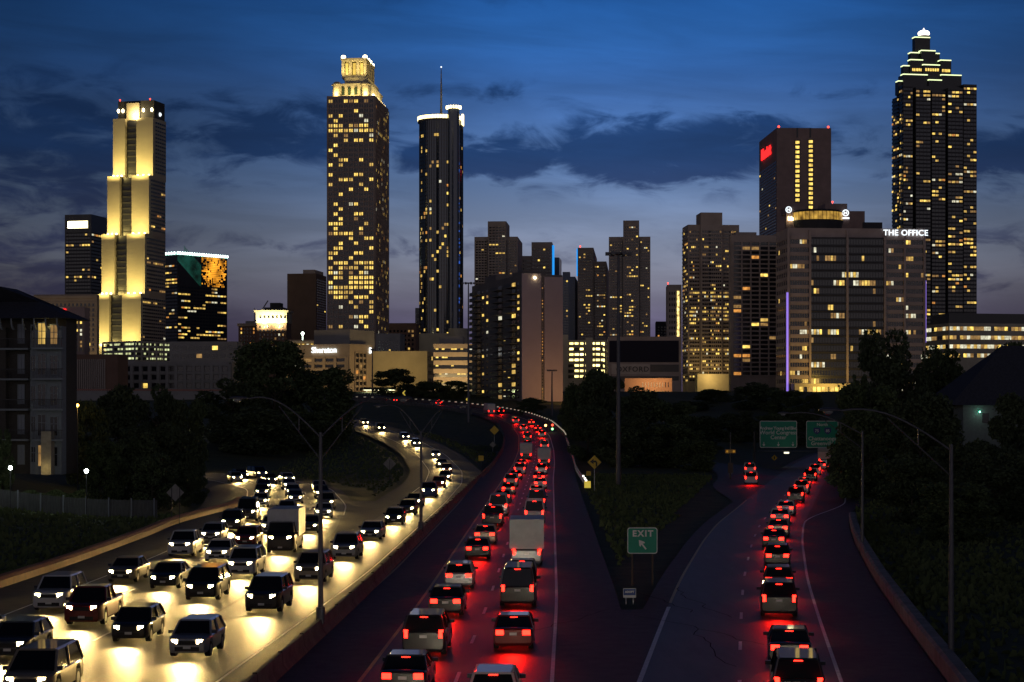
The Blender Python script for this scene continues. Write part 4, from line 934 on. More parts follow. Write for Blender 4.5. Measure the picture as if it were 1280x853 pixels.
# ------------------------------------------------------------------ left apartments and right house
b = B('apartment_building', 'dark four-storey apartment house with a wide hipped roof on the far left', 'building', -70, 83, 96, 200, 398, 6, ground=3.6)
SID = mat('dark_siding', (.055, .048, .042), rough=.85, scale=1.2, var=.25, stretch=(1, 1, 12)); TRIM = mat('pale_painted_trim', (.20, .225, .25), rough=.7, scale=2, var=.1); SHI = mat('roof_shingles', (.035, .038, .055), rough=.85, scale=3, var=.35, bump=.5)
b.main(SID, parapet=.2); W, Dp, h = b.W, b.D, b.h; fl = 3.25; z0 = 1.6
mb = MB(); e = 1.25; rx0, rx1, ry0, ry1 = -W-e, e, -2.6, Dp+e; mb.v += [(rx0, ry0, h-.1), (rx1, ry0, h-.1), (rx1, ry1, h-.1), (rx0, ry1, h-.1), (rx0+6, 4, h+3.4), (-7.0, 4, h+3.4), (-7.0, Dp-5, h+3.4), (rx0+6, Dp-5, h+3.4)]
for q in ((0, 1, 5, 4), (1, 2, 6, 5), (2, 3, 7, 6), (3, 0, 4, 7), (4, 5, 6, 7), (3, 2, 1, 0)): mb.f.append(q); mb.m.append(0)
mb.build('roof', SHI, b.root)
bay = b.block('bay', TRIM, -2.9, -.02, -1.5, 0, 0, h-.9)
b.block('bay', TRIM, -3.75, -2.92, -.7, 0, 0, h-1.6); b.block('bay', SID, -7.3, -6.4, -.9, 0, 0, h-1.0)
def awin(x0, x1, z, zt_, y, m, n=2):
    f = MB(); f.box(x0-.1, x1+.1, y-.05, y+.04, z-.1, z); f.box(x0-.1, x1+.1, y-.05, y+.04, zt_, zt_+.12); f.box(x0-.1, x0, y-.05, y+.04, z, zt_); f.box(x1, x1+.1, y-.05, y+.04, z, zt_)
    for k in range(1, n): x = x0+(x1-x0)*k/n; f.box(x-.04, x+.04, y-.045, y+.04, z, zt_)
    f.box(x0, x1, y-.04, y+.04, z+(zt_-z)*.62-.03, z+(zt_-z)*.62+.03)
    o = f.build('window', TRIM, b.root); g = MB(); g.box(x0, x1, y-.012, y+.03, z, zt_); g.build('pane', m, o)
slab = MB(); rail = MB()
for k in range(5):
    z = z0+k*fl-1.2
    if k < 5:
        mL = WARM[3] if k == 4 else GLASS
        awin(-2.55, -1.75, z+.5, z+2.7, -1.53, WARM[1] if k == 4 else (WARM[2] if k == 0 else GLASS)); awin(-1.2, -.45, z+.5, z+2.5, -1.53, WARM[2] if k == 4 else GLASS)
        awin(-3.6, -3.1, z+.9, z+2.5, -.73, GLASS); awin(-5.3, -4.7, z+.7, z+2.6, -.03, mat('blind_window', (.20, .22, .27), rough=.5)); awin(-9.6, -8.8, z+.7, z+2.6, -.03, GLASS); awin(-12.4, -11.4, z+.7, z+2.6, -.03, GLASS)
    if 0 < k: slab.box(-2.9, .5, -2.5, -1.5, z-.1, z+.1); slab.box(-7.0, -3.8, -1.2, 0, z-.1, z+.1); slab.box(-13.5, -7.5, -1.2, 0, z-.1, z+.1)
    for x0, x1, y in ((-2.9, .5, -2.5), (-7.0, -3.8, -1.2), (-13.5, -7.5, -1.2)):
        if k == 0: continue
        rail.box(x0, x1, y, y+.05, z+1.05, z+1.12)
        for q in range(int((x1-x0)/.16)): rail.box(x0+q*.16, x0+q*.16+.03, y+.01, y+.04, z+.1, z+1.05)
slab.build('balcony_slab', TRIM, b.root)['kind'] = 'stuff'; rail.build('balcony_railing', DKM, b.root)
LC = mat('pale_stone_column', (.38, .33, .24), rough=.8, scale=2, var=.2)
b.block('column', LC, -1.85, -.75, -2.6, -1.55, 0, 4.6); b.block('column', LC, -9.2, -7.6, -2.4, -1.2, 0, 5.2)
mb = MB()
for i in range(6):
    x = -.2-i*1.25
    for k in range(6): a0, a1 = math.pi/2*k/6, math.pi/2*(k+1)/6; mb.box(x-.07, x+.07, -1.5-.95*math.sin(a1), -1.5-.95*math.sin(a0)+.05, h-1.3+1.1*(1-math.cos(a0)), h-1.2+1.1*(1-math.cos(a1)))
mb.build('eave_bracket', TRIM, b.root)
lamp('eave_lamp', 'POINT', b.root, (-1.5, -1.9, h-.75), 9, (1, .75, .22), .15)
lamp('column_lamp', 'POINT', b.root, (-1.3, -3.4, .7), 14, (1, .78, .32), .1); lamp('column_lamp', 'POINT', b.root, (-8.4, -3.3, .7), 9, (1, .78, .32), .1)

h_ = B('house', 'dark house with a broad pitched roof among the trees on the far right', 'building', 1192, 1204, 1330, 300, 505, 82, ground=3)
h_.main(mat('pale_green_siding', (.13, .15, .145), rough=.8, scale=2, var=.15), parapet=.1); D_ = h_.D
mb = MB(); mb.v += [(1, -2.5, h_.h-.2), (1, D_+1, h_.h-.2), (-h_.W-9, D_+1, h_.h-.2), (-h_.W-9, -2.5, h_.h-.2), (-6, 9, h_.h+9.6), (-6, D_-3, h_.h+9.6)]
for q in ((0, 1, 5, 4), (1, 2, 5), (2, 3, 4, 5), (3, 0, 4), (3, 2, 1, 0)): mb.f.append(q); mb.m.append(0)
mb.build('roof', SHI, h_.root); mb = MB(); mb.box(.02, .1, 3.2, 4.2, h_.h-3, h_.h-1.5); mb.build('window', GLASS, h_.root)
mb = MB(); mb.ball((.5, 2.6, h_.h-1.3), .13); mb.build('porch_lamp', mat('green_lamp', (.2, 1, .7), emit=(.15, 1, .65), estr=12), h_.root)
lamp('porch_glow', 'POINT', h_.root, (1.2, 2.6, h_.h-1.6), 20, (.7, .95, .8), .1)

# far overpass, behind the left trees
ov = thing('overpass', 'long grey concrete overpass wall behind the left trees', 'bridge', (0, 0, 0))
mb = MB(); a = at(70, 500, 610); c = at(330, 500, 640)
def slabline(mb, a, c, z0, z1, th):
    d_ = (c-a); d_.z = 0; d_.normalize(); n_ = Vector((-d_.y, d_.x, 0))*th
    o = len(mb.v)
    for p in (a, c):
        for q, z in ((-1, z0), (1, z0), (1, z1), (-1, z1)): mb.v.append((p.x+n_.x*q, p.y+n_.y*q, z))
    for f in ((0, 1, 5, 4), (1, 2, 6, 5), (2, 3, 7, 6), (3, 0, 4, 7), (0, 3, 2, 1), (4, 5, 6, 7)): mb.f.append(tuple(o+i for i in f)); mb.m.append(0)
slabline(mb, a, c, 7, zat(489, 620), .6); mb.build('wall', GREY, ov)
mb = MB(); slabline(mb, a, c, zat(488.6, 620), zat(486.6, 620), .25); mb.build('light_trail_bar', mat('reddish_light_trail', (.30, .13, .10), rough=.6), ov)  # light trails along the overpass put in as a plain reddish bar

# filling station glow far left of the bend
st = thing('filling_station', 'small lit canopy with green-white glow below the hotel, beyond the bend', 'canopy', (at(474, 490, 740).x, 740, zat(499, 740)), 0)
mb = MB(); mb.box(-6.5, 6.5, -4, 4, 3.6, 4.6); mb.build('canopy', DARK, st); mb = MB()
for x in (-5, 5): mb.box(x-.2, x+.2, -.2, .2, -3, 3.6)
mb.build('post', STEEL, st); mb = MB(); mb.box(-6, 6, -3.6, 3.6, 3.5, 3.59); mb.build('light_panel', mat('canopy_light', (1, 1, .8), emit=(1, .95, .6), estr=4), st)
mb = MB(); mb.box(-5, 5, 3, 9, -3, 3); mb.build('kiosk', BEIGE, st)
lamp('canopy_glow', 'POINT', st, (4, -4, 2.5), 900, (.85, 1, .45), .3)

# ------------------------------------------------------------------ trees
LEAF = mat('dark_leaf', (.040, .062, .022), rough=.75, scale=.5, col2=(.095, .13, .045)); LEAF2 = mat('dull_leaf', (.032, .050, .022), rough=.8, scale=.6, col2=(.075, .10, .040)); BARK = mat('bark', (.06, .05, .04), rough=.95, scale=4, var=.3, bump=.5)
def crown_mesh(seed, kind, n=9000, leaf=.030, material=None):
    rg = np.random.RandomState(seed); lob = []
    nl = 46 if kind != 'conifer' else 40
    for i in range(nl):
        if kind == 'conifer':
            z = rg.uniform(.05, .97); rr = .42*(1-z)**.8*rg.uniform(.45, 1.0)+.02; th = rg.uniform(0, 6.28); lob.append((rr*math.cos(th), rr*math.sin(th), z, rg.uniform(.05, .10)*(1.25-z)))
        else:
            th = rg.uniform(0, 6.28); z = rg.uniform(.06, .93); prof = math.sqrt(max(.03, 1-((z-.45)/.55)**2)) if kind == 'round' else math.sqrt(max(.02, 1-((z-.36)/.66)**2))
            rr = .38*prof*math.sqrt(rg.uniform(.05, 1)); lob.append((rr*math.cos(th), rr*math.sin(th), z, rg.uniform(.07, .155)))
    lob = np.array(lob); wts = lob[:, 3]**2; wts /= wts.sum(); idx = rg.choice(len(lob), n, p=wts)
    dirs = rg.normal(size=(n, 3)); dirs /= np.linalg.norm(dirs, axis=1)[:, None]; rad_ = lob[idx, 3]*(rg.uniform(.35, 1.0, n)**.45)*(1+.25*(rg.rand(n) < .08))
    c = lob[idx, :3]+dirs*rad_[:, None]*np.array([1, 1, .8]); c[:, 2] = np.clip(c[:, 2], .0, 1.08)
    a = rg.normal(size=(n, 3)); a /= np.linalg.norm(a, axis=1)[:, None]; bb = np.cross(a, rg.normal(size=(n, 3))); bb /= np.linalg.norm(bb, axis=1)[:, None]
    sz = leaf*rg.uniform(.5, 1.25, n)[:, None]; a *= sz; bb *= sz*.62
    v = np.stack([c-a, c-bb*.9, c+a, c+bb*.9], 1).reshape(-1, 3)
    me = bpy.data.meshes.new('crown'); me.from_pydata(v.tolist(), [], (np.arange(4*n).reshape(-1, 4)).tolist()); me.materials.append(material or LEAF); return me
def trunk_mesh(seed):
    rg = random.Random(seed); mb = MB(); mb.tube([(0, 0, -.05), (.004, 0, .2), (-.006, .004, .45), (0, 0, .8)], [.022, .017, .012, .004], 7)
    for k in range(9):
        z = rg.uniform(.15, .6); th = k*2.4; r_ = rg.uniform(.16, .30); mb.tube([(0, 0, z), (r_*.5*math.cos(th), r_*.5*math.sin(th), z+.08), (r_*math.cos(th), r_*math.sin(th), z+.2)], [.008, .006, .002], 5)
    return mb.mesh('trunk', BARK)
CM = {('round', i): crown_mesh(10+i, 'round', 11000, .026, LEAF if i % 2 else LEAF2) for i in range(3)}
CM.update({('oval', i): crown_mesh(20+i, 'oval', 13000, .022, LEAF2 if i % 2 else LEAF) for i in range(3)}); CM.update({('conifer', i): crown_mesh(30+i, 'conifer', 9000, .026, LEAF2) for i in range(2)})
TM = [trunk_mesh(i) for i in range(3)]; tn = [0]
def tree(px, ytop, wpx, d, label, kind='round', group=None, zb=None, low=.0):
    x = (px-640)/F*d; g = tz(x, d) if zb is None else zb; h = zat(ytop, d)-g; wd = wpx/F*d/.86; tn[0] += 1; k = tn[0]
    t = thing('conifer_tree' if kind == 'conifer' else 'broadleaf_tree', label, 'tree', (x, d, g-.2), k*1.37, group)
    n = 2 if kind == 'conifer' else 3; c0 = h*(.06-low)
    o = place('crown', CM[(kind, k % n)], t, (0, 0, c0)); o.scale = (wd, wd, (h-c0)/1.02)
    o = place('trunk', TM[k % 3], t); o.scale = (h*.8, h*.8, h)
    return t
G1, G2, G3, G4 = 'trees behind the left field', 'trees in the wedge right of the outbound road', 'trees on the right slope', 'trees at the far bend'
for a in [(108, 498, 62, 232, 'small tree nearest the left apartment house, beside the orange lamp'), (150, 482, 84, 246, 'round-topped dark tree, second from the left apartments'), (203, 476, 74, 258, 'tallest dark tree between the left field and the low concrete hotel'),
          (236, 497, 48, 268, 'narrow dark tree at the right end of the left tree group'), (218, 528, 74, 214, 'dark tree overhanging the inbound road bend'), (168, 530, 84, 208, 'broad low dark tree behind the fence end'), (132, 548, 60, 204, 'low dark bushy tree just right of the white fence lamp'), (190, 566, 66, 196, 'low bushy tree beside the back of the grey diamond sign'), (236, 570, 46, 205, 'small dark tree at the tip of the left field')]:
    tree(*a, kind='round', group=G1)
tree(3, 530, 30, 190, 'leafy shrub tree against the beige column at the far left edge', 'oval')
for a, k in [((343, 423, 124, 384, 'tallest crown of the big dark tree mass between ramp and hotel'), 'oval'), ((292, 470, 100, 372, 'left shoulder tree of the big dark mass behind the near lamp post'), 'round'), ((398, 458, 100, 392, 'right-hand tree of the big dark mass beside the hotel'), 'round'), ((424, 492, 48, 404, 'lowest right tree of the big dark mass above the ramp'), 'round'), ((320, 505, 110, 352, 'low dark tree at the foot of the big mass, above the inbound bend'), 'round'), ((385, 512, 84, 370, 'low dark tree behind the near lamp post arms'), 'round')]:
    tree(*a, kind=k, group='big dark tree mass left of the ramp')
for a in [(490, 461, 64, 700, 'green tree lit from below beside the blank beige building'), (541, 474, 48, 690, 'dark round tree right of the lit green tree'), (568, 475, 50, 680, 'dark round tree left of the balconied apartment tower'), (664, 497, 44, 560, 'low dark bush at the foot of the pink walls'), (515, 484, 40, 690, 'small dark tree between the green lit tree and the round dark tree')]:
    tree(*a, kind='round', group=G4, low=.04)
for a in [(722, 476, 42, 440, 'tree on the left edge of the wedge beside the pink wall'), (752, 462, 70, 420, 'tree left of the tall lamp mast with the highest crown of the wedge'), (800, 480, 84, 410, 'tree right of the tall lamp mast in front of the orange-lit building'), (845, 500, 70, 400, 'tree below the right end of the dark office'), (735, 508, 66, 352, 'dark tree behind the yellow arrow sign'),
          (786, 520, 92, 334, 'broad dark tree just behind the tall lamp mast'), (838, 528, 92, 338, 'broad dark tree in the middle of the wedge'), (884, 520, 70, 420, 'dark tree above the side road left end'), (712, 500, 30, 465, 'thin dark tree above the guardrail start'), (868, 548, 60, 318, 'small dark tree at the wedge edge above the side road')]:
    tree(*a, kind='round', group=G2, low=.04)
for a in [(892, 486, 52, 640, 'distant tree below the stepped office tower'), (944, 476, 74, 600, 'rounded distant tree below the hotel slab'), (984, 486, 56, 560, 'distant tree below the violet corner light'), (1016, 492, 28, 560, 'slim distant tree by the lit lobby'), (925, 512, 66, 470, 'dark tree left of the first green overhead sign'), (965, 516, 64, 500, 'dark tree behind the first green overhead sign'), (1002, 514, 48, 510, 'dark tree in the gap between the two green overhead signs'), (865, 500, 60, 600, 'distant tree left of the stepped office tower')]:
    tree(*a, kind='round', group='trees behind the overhead signs', low=.03)
for a, k in [((1112, 403, 104, 330, 'tallest ragged tree on the right in front of the wide office'), 'oval'), ((1072, 446, 70, 318, 'ragged tree left of the tallest right tree'), 'conifer'), ((1168, 432, 86, 345, 'tree between the tallest right tree and the pitched roof'), 'oval'), ((1088, 476, 96, 262, 'broad dark tree over the exit road bend'), 'round'), ((1150, 492, 110, 236, 'broad dark tree right of the exit road bend'), 'round'),
             ((1078, 540, 84, 222, 'low dark tree overhanging the right shoulder'), 'round'), ((1262, 424, 60, 330, 'tree above the pitched roof at the right edge'), 'round'), ((1268, 492, 76, 215, 'large dark tree at the right edge below the roof'), 'round'), ((1205, 540, 100, 205, 'dark tree below the pale house wall'), 'round'), ((1250, 560, 120, 168, 'near dark tree at the right edge behind the second lamp post'), 'oval'), ((1140, 565, 100, 176, 'dark tree between the two right lamp posts'), 'round'), ((1055, 560, 46, 268, 'dark tree hiding the far end of the exit road'), 'round'), ((1200, 600, 110, 150, 'low dark tree behind the nearest right lamp post'), 'round')]:
    tree(*a, kind=k, group=G3, low=.04)
# clipped hedge, fence and garden lamps by the left apartments
hd = MB(); rg = np.random.RandomState(2); n = 9000
t = thing('hedge', 'clipped green hedge lit by garden lamps in front of the left apartments', 'hedge', (at(62, 585, 189).x, 189, tz(at(62, 585, 189).x, 189)))
c = np.c_[rg.uniform(-3.6, 3.6, n), rg.uniform(-.5, .5, n), rg.uniform(0, 1.65, n)+.18*np.sin(rg.uniform(0, 1, n))]; c[:, 2] *= 1+.12*np.sin(c[:, 0]*2.4)
for p in c: 
    a = Vector(rg.normal(size=3)).normalized()*.11; e = a.orthogonal().normalized()*.07; p = Vector(p); hd.quad(p-a, p-e, p+a, p+e)
hd.build('foliage', LEAF, t); mb = MB()
for k in range(9): mb.cyl(-3.2+k*.8, 0, -.3, 1.1, .03, n=5)
mb.build('stem', BARK, t)
FEN = mat('weathered_fence_boards', (.085, .09, .09), rough=.85, scale=1.5, var=.3, stretch=(6, 6, .6))
ft = thing('board_fence', 'weathered board fence along the top of the left field', 'fence'); mb = MB(); x = -60.0; pr = None; rg2 = random.Random(1)
fy = lambda x: 184-.02*(x+50)
while x < -35:
    z = tz(x, fy(x)); hh = 1.75+rg2.uniform(-.03, .03); mb.box(x, x+.135, fy(x)-.012, fy(x)+.012, z-.1, z+hh); x += .15
mb.build('boards', FEN, ft); pm_ = MB(); pm_.box(-.06, .06, -.06, .06, -.2, 1.95); pm_ = pm_.mesh('post', TRIM)
for k in range(12): x = -60+k*2.25; place('post', pm_, ft, (x, fy(x)-.1, tz(x, fy(x))))
for px, py, lb in ((13, 585, 'left of two bright white garden lamps above the board fence'), (108, 589, 'right of two bright white garden lamps above the board fence')):
    p = at(px, py, 182.5); gz_ = tz(p.x, p.y); t = thing('garden_lamp', lb, 'lamp', (p.x, p.y, gz_)); mb = MB(); mb.cyl(0, 0, -.1, p.z-gz_-.1, .05, n=8); mb.build('pole', DKM, t); mb = MB(); mb.ball((0, 0, p.z-gz_), .2, 1, 12)
    mb.build('bulb', mat('cold_bulb', (1, 1, 1), emit=(.9, 1, 1), estr=30, sample=False), t); lamp('lamp_light', 'POINT', t, (0, -.25, p.z-gz_), 45, (.85, 1, .8), .2); lamp('lamp_light', 'POINT', t, (0, 2.2, p.z-gz_+.4), 60, (.9, 1, .6), .2)
t = thing('street_lamp', 'small orange street lamp glowing among the left trees', 'lamp', (at(97, 507, 222).x, 222, tz(at(97, 507, 222).x, 222))); zz_ = zat(507, 222)-t.location.z
mb = MB(); mb.cyl(0, 0, 0, zz_, .06, n=8); mb.build('pole', DKM, t); mb = MB(); mb.ball((0, -.1, zz_), .20, 1, 10); mb.build('bulb', mat('orange_bulb', (1, .6, .2), emit=(1, .42, .05), estr=14, sample=False), t); lamp('lamp_light', 'POINT', t, (0, -.5, zz_), 260, (1, .55, .12), .3)
t = thing('street_lamp', 'small white lamp by the pale pavement left of the big dark tree mass', 'lamp', (at(292, 601, 330).x*0+at(262, 560, 420).x, 420, tz(at(262, 560, 420).x, 420)))
mb = MB(); mb.cyl(0, 0, 0, 7, .08, n=8); mb.build('pole', DKM, t); mb = MB(); mb.ball((0, 0, 7.1), .25, .6, 10); mb.build('bulb', BULB, t); lamp('lamp_light', 'POINT', t, (0, -.3, 6.7), 900, (1, .9, .6), .3)

# ------------------------------------------------------------------ lamp posts
POLE = mat('grey_lamp_pole', (.10, .10, .115), rough=.5, metal=.5, scale=3, var=.15); LENS = mat('unlit_lamp_lens', (.25, .26, .28), rough=.2)
def head_mesh():
    mb = MB(); prof = [(0, .07, .05), (.15, .16, .10), (.45, .24, .14), (.75, .22, .13), (.92, .10, .06)]; n = 10
    for x, w_, h__ in prof:
        for k in range(n): a = 2*math.pi*k/n; mb.v.append((x, w_*math.cos(a), h__*max(math.sin(a), -.15)))
    for i in range(len(prof)-1):
        for k in range(n): q = (k+1) % n; mb.f.append((i*n+k, (i+1)*n+k, (i+1)*n+q, i*n+q)); mb.m.append(0)
    mb.f.append(tuple(range(n))[::-1]); mb.m.append(0); mb.f.append(tuple(4*n+k for k in range(n))); mb.m.append(0); return mb.mesh('lamp_head', POLE, True)
HM = head_mesh(); lb_ = MB(); lb_.ball((.52, 0, -.02), .21, .75, 12); LM = lb_.mesh('lens', LENS, True)
def lamp_post(x, y, z, hgt, arms, label, group, r=.13, rz=0):
    t = thing('street_lamp', label, 'lamp post', (x, y, z), rz, group); mb = MB(); mb.cyl(0, 0, -.3, .5, .24, .22, 12); mb.cyl(0, 0, .5, hgt, r, r*.6, 12); mb.build('pole', POLE, t)
    for sgn, reach, rise in arms:
        mb = MB(); P = [(0, 0, hgt-.25)]; 
        for k in range(1, 11): u = k/10; P.append((sgn*reach*u, 0, hgt-.25+rise*1.0*math.sin(u*1.85)/math.sin(1.57)))
        mb.tube(P, .045, 7); Q = [(0, 0, hgt-1.3)]+[(sgn*reach*u, 0, hgt-1.3+(rise*.80+1.02)*u/.58) for u in (.2, .4, .58)]; mb.tube(Q, .03, 6)
        mb.box(sgn*reach*.3-.02, sgn*reach*.3+.02, -.02, .02, hgt-1.3+(rise*.8+1.02)*.3/.58, hgt-.25+rise*math.sin(.3*1.85)); mb.build('arm', POLE, t)
        o = place('lamp_head', HM, t, P[-1], (0, 0, 0 if sgn > 0 else math.pi)); place('lens', LM, o, (0, 0, 0))
    return t
p = gp(394, 790); lamp_post(OUT.pos(OUT.at_y(88), -7.3).x, 88, .8, 8.75, [(-1, 3.4, 1.9), (1, 3.4, 1.9)], 'nearest double-armed unlit lamp post on the barrier beside the headlight ramp', 'unlit highway lamp posts')
lamp_post(OUT.pos(OUT.at_y(154), -7.3).x, 154, .8, 8.0, [(-1, 3.0, 2.4), (1, 3.0, 2.4)], 'second double-armed unlit lamp post, farther along the median barrier', 'unlit highway lamp posts')
lamp_post(at(1189, 837, 76.2).x, 76.2, 0, 9.2, [(-1, 4.5, 1.7)], 'nearest single-armed unlit lamp post on the far right', 'unlit highway lamp posts')
lamp_post(at(1078, 692, 137).x, 137, 0, 9.0, [(-1, 5.3, 1.6)], 'single-armed unlit lamp post beside the curving right wall', 'unlit highway lamp posts')
def high_mast(px, ytop, d, label, hd=1.0, zb=None):
    x = at(px, 500, d).x; z = tz(x, d) if zb is None else zb; h = zat(ytop, d)-z; t = thing('lamp_mast', label, 'lamp post', (x, d, z), 0, 'tall lamp masts')
    mb = MB(); mb.cyl(0, 0, -.3, h, .34, .16, 14); mb.build('pole', POLE, t); mb = MB(); mb.cyl(0, 0, h-.15, h+.1, 1.1*hd, n=16); mb.tube([(-1.7*hd, 0, h), (1.7*hd, 0, h)], .06, 5); mb.build('ring', POLE, t)
    fm = MB(); fm.box(-.28, .28, -.28, .28, -.35, .12); fm = fm.mesh('floodlight', POLE)
    for k in range(6): a = k*math.pi/3; place('floodlight', fm, t, (1.55*hd*math.cos(a), 1.55*hd*math.sin(a), h+.05))
    return t
high_mast(773, 317, 262, 'tall unlit lamp mast standing in the dark wedge', zb=.2); high_mast(585.5, 354, 520, 'tall unlit lamp mast at the inner side of the far bend'); high_mast(690, 463, 560, 'small unlit lamp mast in front of the pink blank walls', .8); high_mast(465.5, 437, 700, 'thin tall pole in front of the beige hotel corner', .3)

# ------------------------------------------------------------------ signs
GSIGN = mat('green_sign_sheet', (.0, .27, .165), rough=.5, scale=2, var=.10); WSH = mat('white_sign_sheet', (.72, .72, .68), rough=.5); YSIGN = mat('yellow_sign_sheet', (.62, .40, .02), rough=.5, scale=3, var=.1); BSIGN = mat('black_sign_film', (.01, .01, .01), rough=.6); BACK = mat('weathered_sign_back', (.24, .23, .21), rough=.6, metal=.3, scale=2, var=.2); WOOD = mat('brown_wood_post', (.10, .07, .05), rough=.9)
def rr(w_, h__, r, n=5):
    P = []
    for cx, cy, a0 in ((w_/2-r, h__/2-r, 0), (-w_/2+r, h__/2-r, 90), (-w_/2+r, -h__/2+r, 180), (w_/2-r, -h__/2+r, 270)):
        for k in range(n+1): a = R(a0+90*k/n); P.append((cx+r*math.cos(a), cy+r*math.sin(a)))
    return P
def plate(name, pts, y0, y1, m, parent, zc=0):
    mb = MB(); n = len(pts); mb.v += [(x, y0, z+zc) for x, z in pts]+[(x, y1, z+zc) for x, z in pts]
    mb.f.append(tuple(range(n))); mb.m.append(0); mb.f.append(tuple(n+i for i in reversed(range(n)))); mb.m.append(0)
    for i in range(n): j = (i+1) % n; mb.f.append((i, n+i, n+j, j)); mb.m.append(0)
    return mb.build(name, m, parent)
def arrow_pts(s, ang):
    P = [(-.13, -1), (.13, -1), (.13, .1), (.52, -.08), (.52, .22), (0, 1), (-.52, .22), (-.52, -.08), (-.13, .1)]; c_, s_ = math.cos(ang), math.sin(ang)
    return [((x*c_-z*s_)*s, (x*s_+z*c_)*s) for x, z in P]
def lettering(name, txt, size, parent, x, y, z, m=WSH, **k): return place(name, text_mesh(txt, size, .02, m, **k), parent, (x, y, z), (R(90), 0, 0))
d = 114; X = at(803, 700, d).x; t = thing('exit_sign', 'green EXIT sign with a white up-left arrow on two posts in the grass wedge', 'sign', (X, d, tz(X, d))); zc = zat(676, d)-t.location.z
plate('border', rr(1.84, 1.60, .16), 0, .03, WSH, t, zc); plate('panel', rr(1.74, 1.50, .13), -.012, -.002, GSIGN, t, zc)
lettering('lettering', 'EXIT', .52, t, .02, -.03, zc+.42, bold=.02, spacing=1.25); plate('arrow', arrow_pts(.36, R(38)), -.03, -.014, WSH, t, zc-.24)
for x in (-.62, .62): mb = MB(); mb.box(x-.05, x+.05, .04, .14, -.3, zc+.7); mb.build('post', WOOD, t)
d = 103; X = at(787, 742, d).x; t = thing('small_sign', 'small low blue and white sign in front of the EXIT sign', 'sign', (X, d, tz(X, d))); zc = zat(741.5, d)-t.location.z
plate('border', rr(.72, .52, .03), 0, .02, WSH, t, zc); plate('panel', rr(.66, .34, .02), -.01, -.002, mat('blue_sign_sheet', (.05, .10, .32), rough=.5), t, zc+.05); lettering('lettering', 'ADOPT', .15, t, 0, -.02, zc+.06, bold=.01)
for x in (-.2, .2): mb = MB(); mb.box(x-.02, x+.02, .021, .06, -.2, zc+.2); mb.build('post', STEEL, t)
def diamond(px, py, d, s, label, m=YSIGN, back=False, base=None, posts=(0,), arrow=None, plaque=False, rz=0, group=None, em=None):
    X = at(px, py, d).x; g = tz(X, d) if base is None else base; t = thing('warning_sign', label, 'sign', (X, d, g), rz, group); zc = zat(py, d)-g; r2 = s/math.sqrt(2)
    P = [(0, r2), (-r2, 0), (0, -r2), (r2, 0)]
    if back: plate('panel', P, .0, .02, m, t, zc)
    else: plate('border', P, 0, .02, BSIGN, t, zc); plate('panel', [(x*.95, z*.95) for x, z in P], -.012, -.002, m, t, zc)
    for x in posts:
        y = -.06 if back else .03; mb = MB(); mb.box(x-.035, x+.035, y, y+.05, -.3, zc+r2*.6); mb.build('post', DKM if back else STEEL, t)
    if arrow == 'left':
        Q = [(.12, -.42), (.28, -.42), (.28, -.02), (.16, .16), (-.08, .16), (-.08, .34), (-.42, .06), (-.08, -.20), (-.08, -.02), (.08, -.02), (.12, -.08)]
        plate('arrow', [(x*s, z*s) for x, z in Q], -.024, -.014, BSIGN, t, zc)
    if arrow == 'signal': plate('symbol', [(x*s, z*s) for x, z in rr(.28, .62, .1)], -.024, -.014, BSIGN, t, zc)
    if plaque: plate('plaque', [(x-.75, z-1.45) for x, z in rr(.6, .6, .05)], -.01, .01, YSIGN, t, zc)
    return t
diamond(743, 578, 243, 1.35, 'yellow diamond left-arrow sign with a small plaque at the guardrail end', arrow='left', plaque=True)
diamond(968, 572.5, 385, .95, 'small yellow diamond signal sign under the first green overhead sign', arrow='signal')
diamond(618, 538, 425, 1.6, 'yellow diamond sign on the inner grass slope of the far bend', rz=R(10)); diamond(616, 556, 395, 1.0, 'small dim diamond sign just below the yellow one on the inner slope', m=BACK)
diamond(487, 580, 272, 1.35, 'brown weathered diamond sign back on the grass island between the headlight roads', m=BACK, back=True, rz=R(8)); diamond(219, 616, 172, 1.15, 'grey diamond sign back on two dark posts beside the left kerb wall', m=BACK, back=True, posts=(-.32, .42))
X = OUT.pos(OUT.at_y(285), -7.3).x; t = thing('warning_sign', 'small square yellow plate on a post above the median barrier', 'sign', (X, 285, 0)); plate('panel', rr(.8, .8, .06), -.01, .01, YSIGN, t, 3.0); mb = MB(); mb.box(-.04, .04, .011, .07, 0, 3.4); mb.build('post', DKM, t)
for px, py, dd, lb in ((505, 491.5, 648, 'yellow chevron sign near the green lit tree on the far bend'), (584.5, 499.5, 605, 'yellow chevron sign left of the balconied apartment tower')):
    X = at(px, py, dd).x; t = thing('chevron_sign', lb, 'sign', (X, dd, tz(X, dd)), 0, 'chevron signs on the far bend'); zc = zat(py, dd)-t.location.z; plate('panel', rr(1.6, 2.1, .08), 0, .03, BSIGN, t, zc)
    plate('chevron', [(x, z) for x, z in ((.55, .85), (.15, .85), (-.6, 0), (.15, -.85), (.55, -.85), (-.05, 0))], -.03, -.01, ENDM, t, zc); mb = MB(); mb.box(-.06, .06, .031, .12, -.5, zc+.8); mb.build('post', STEEL, t)
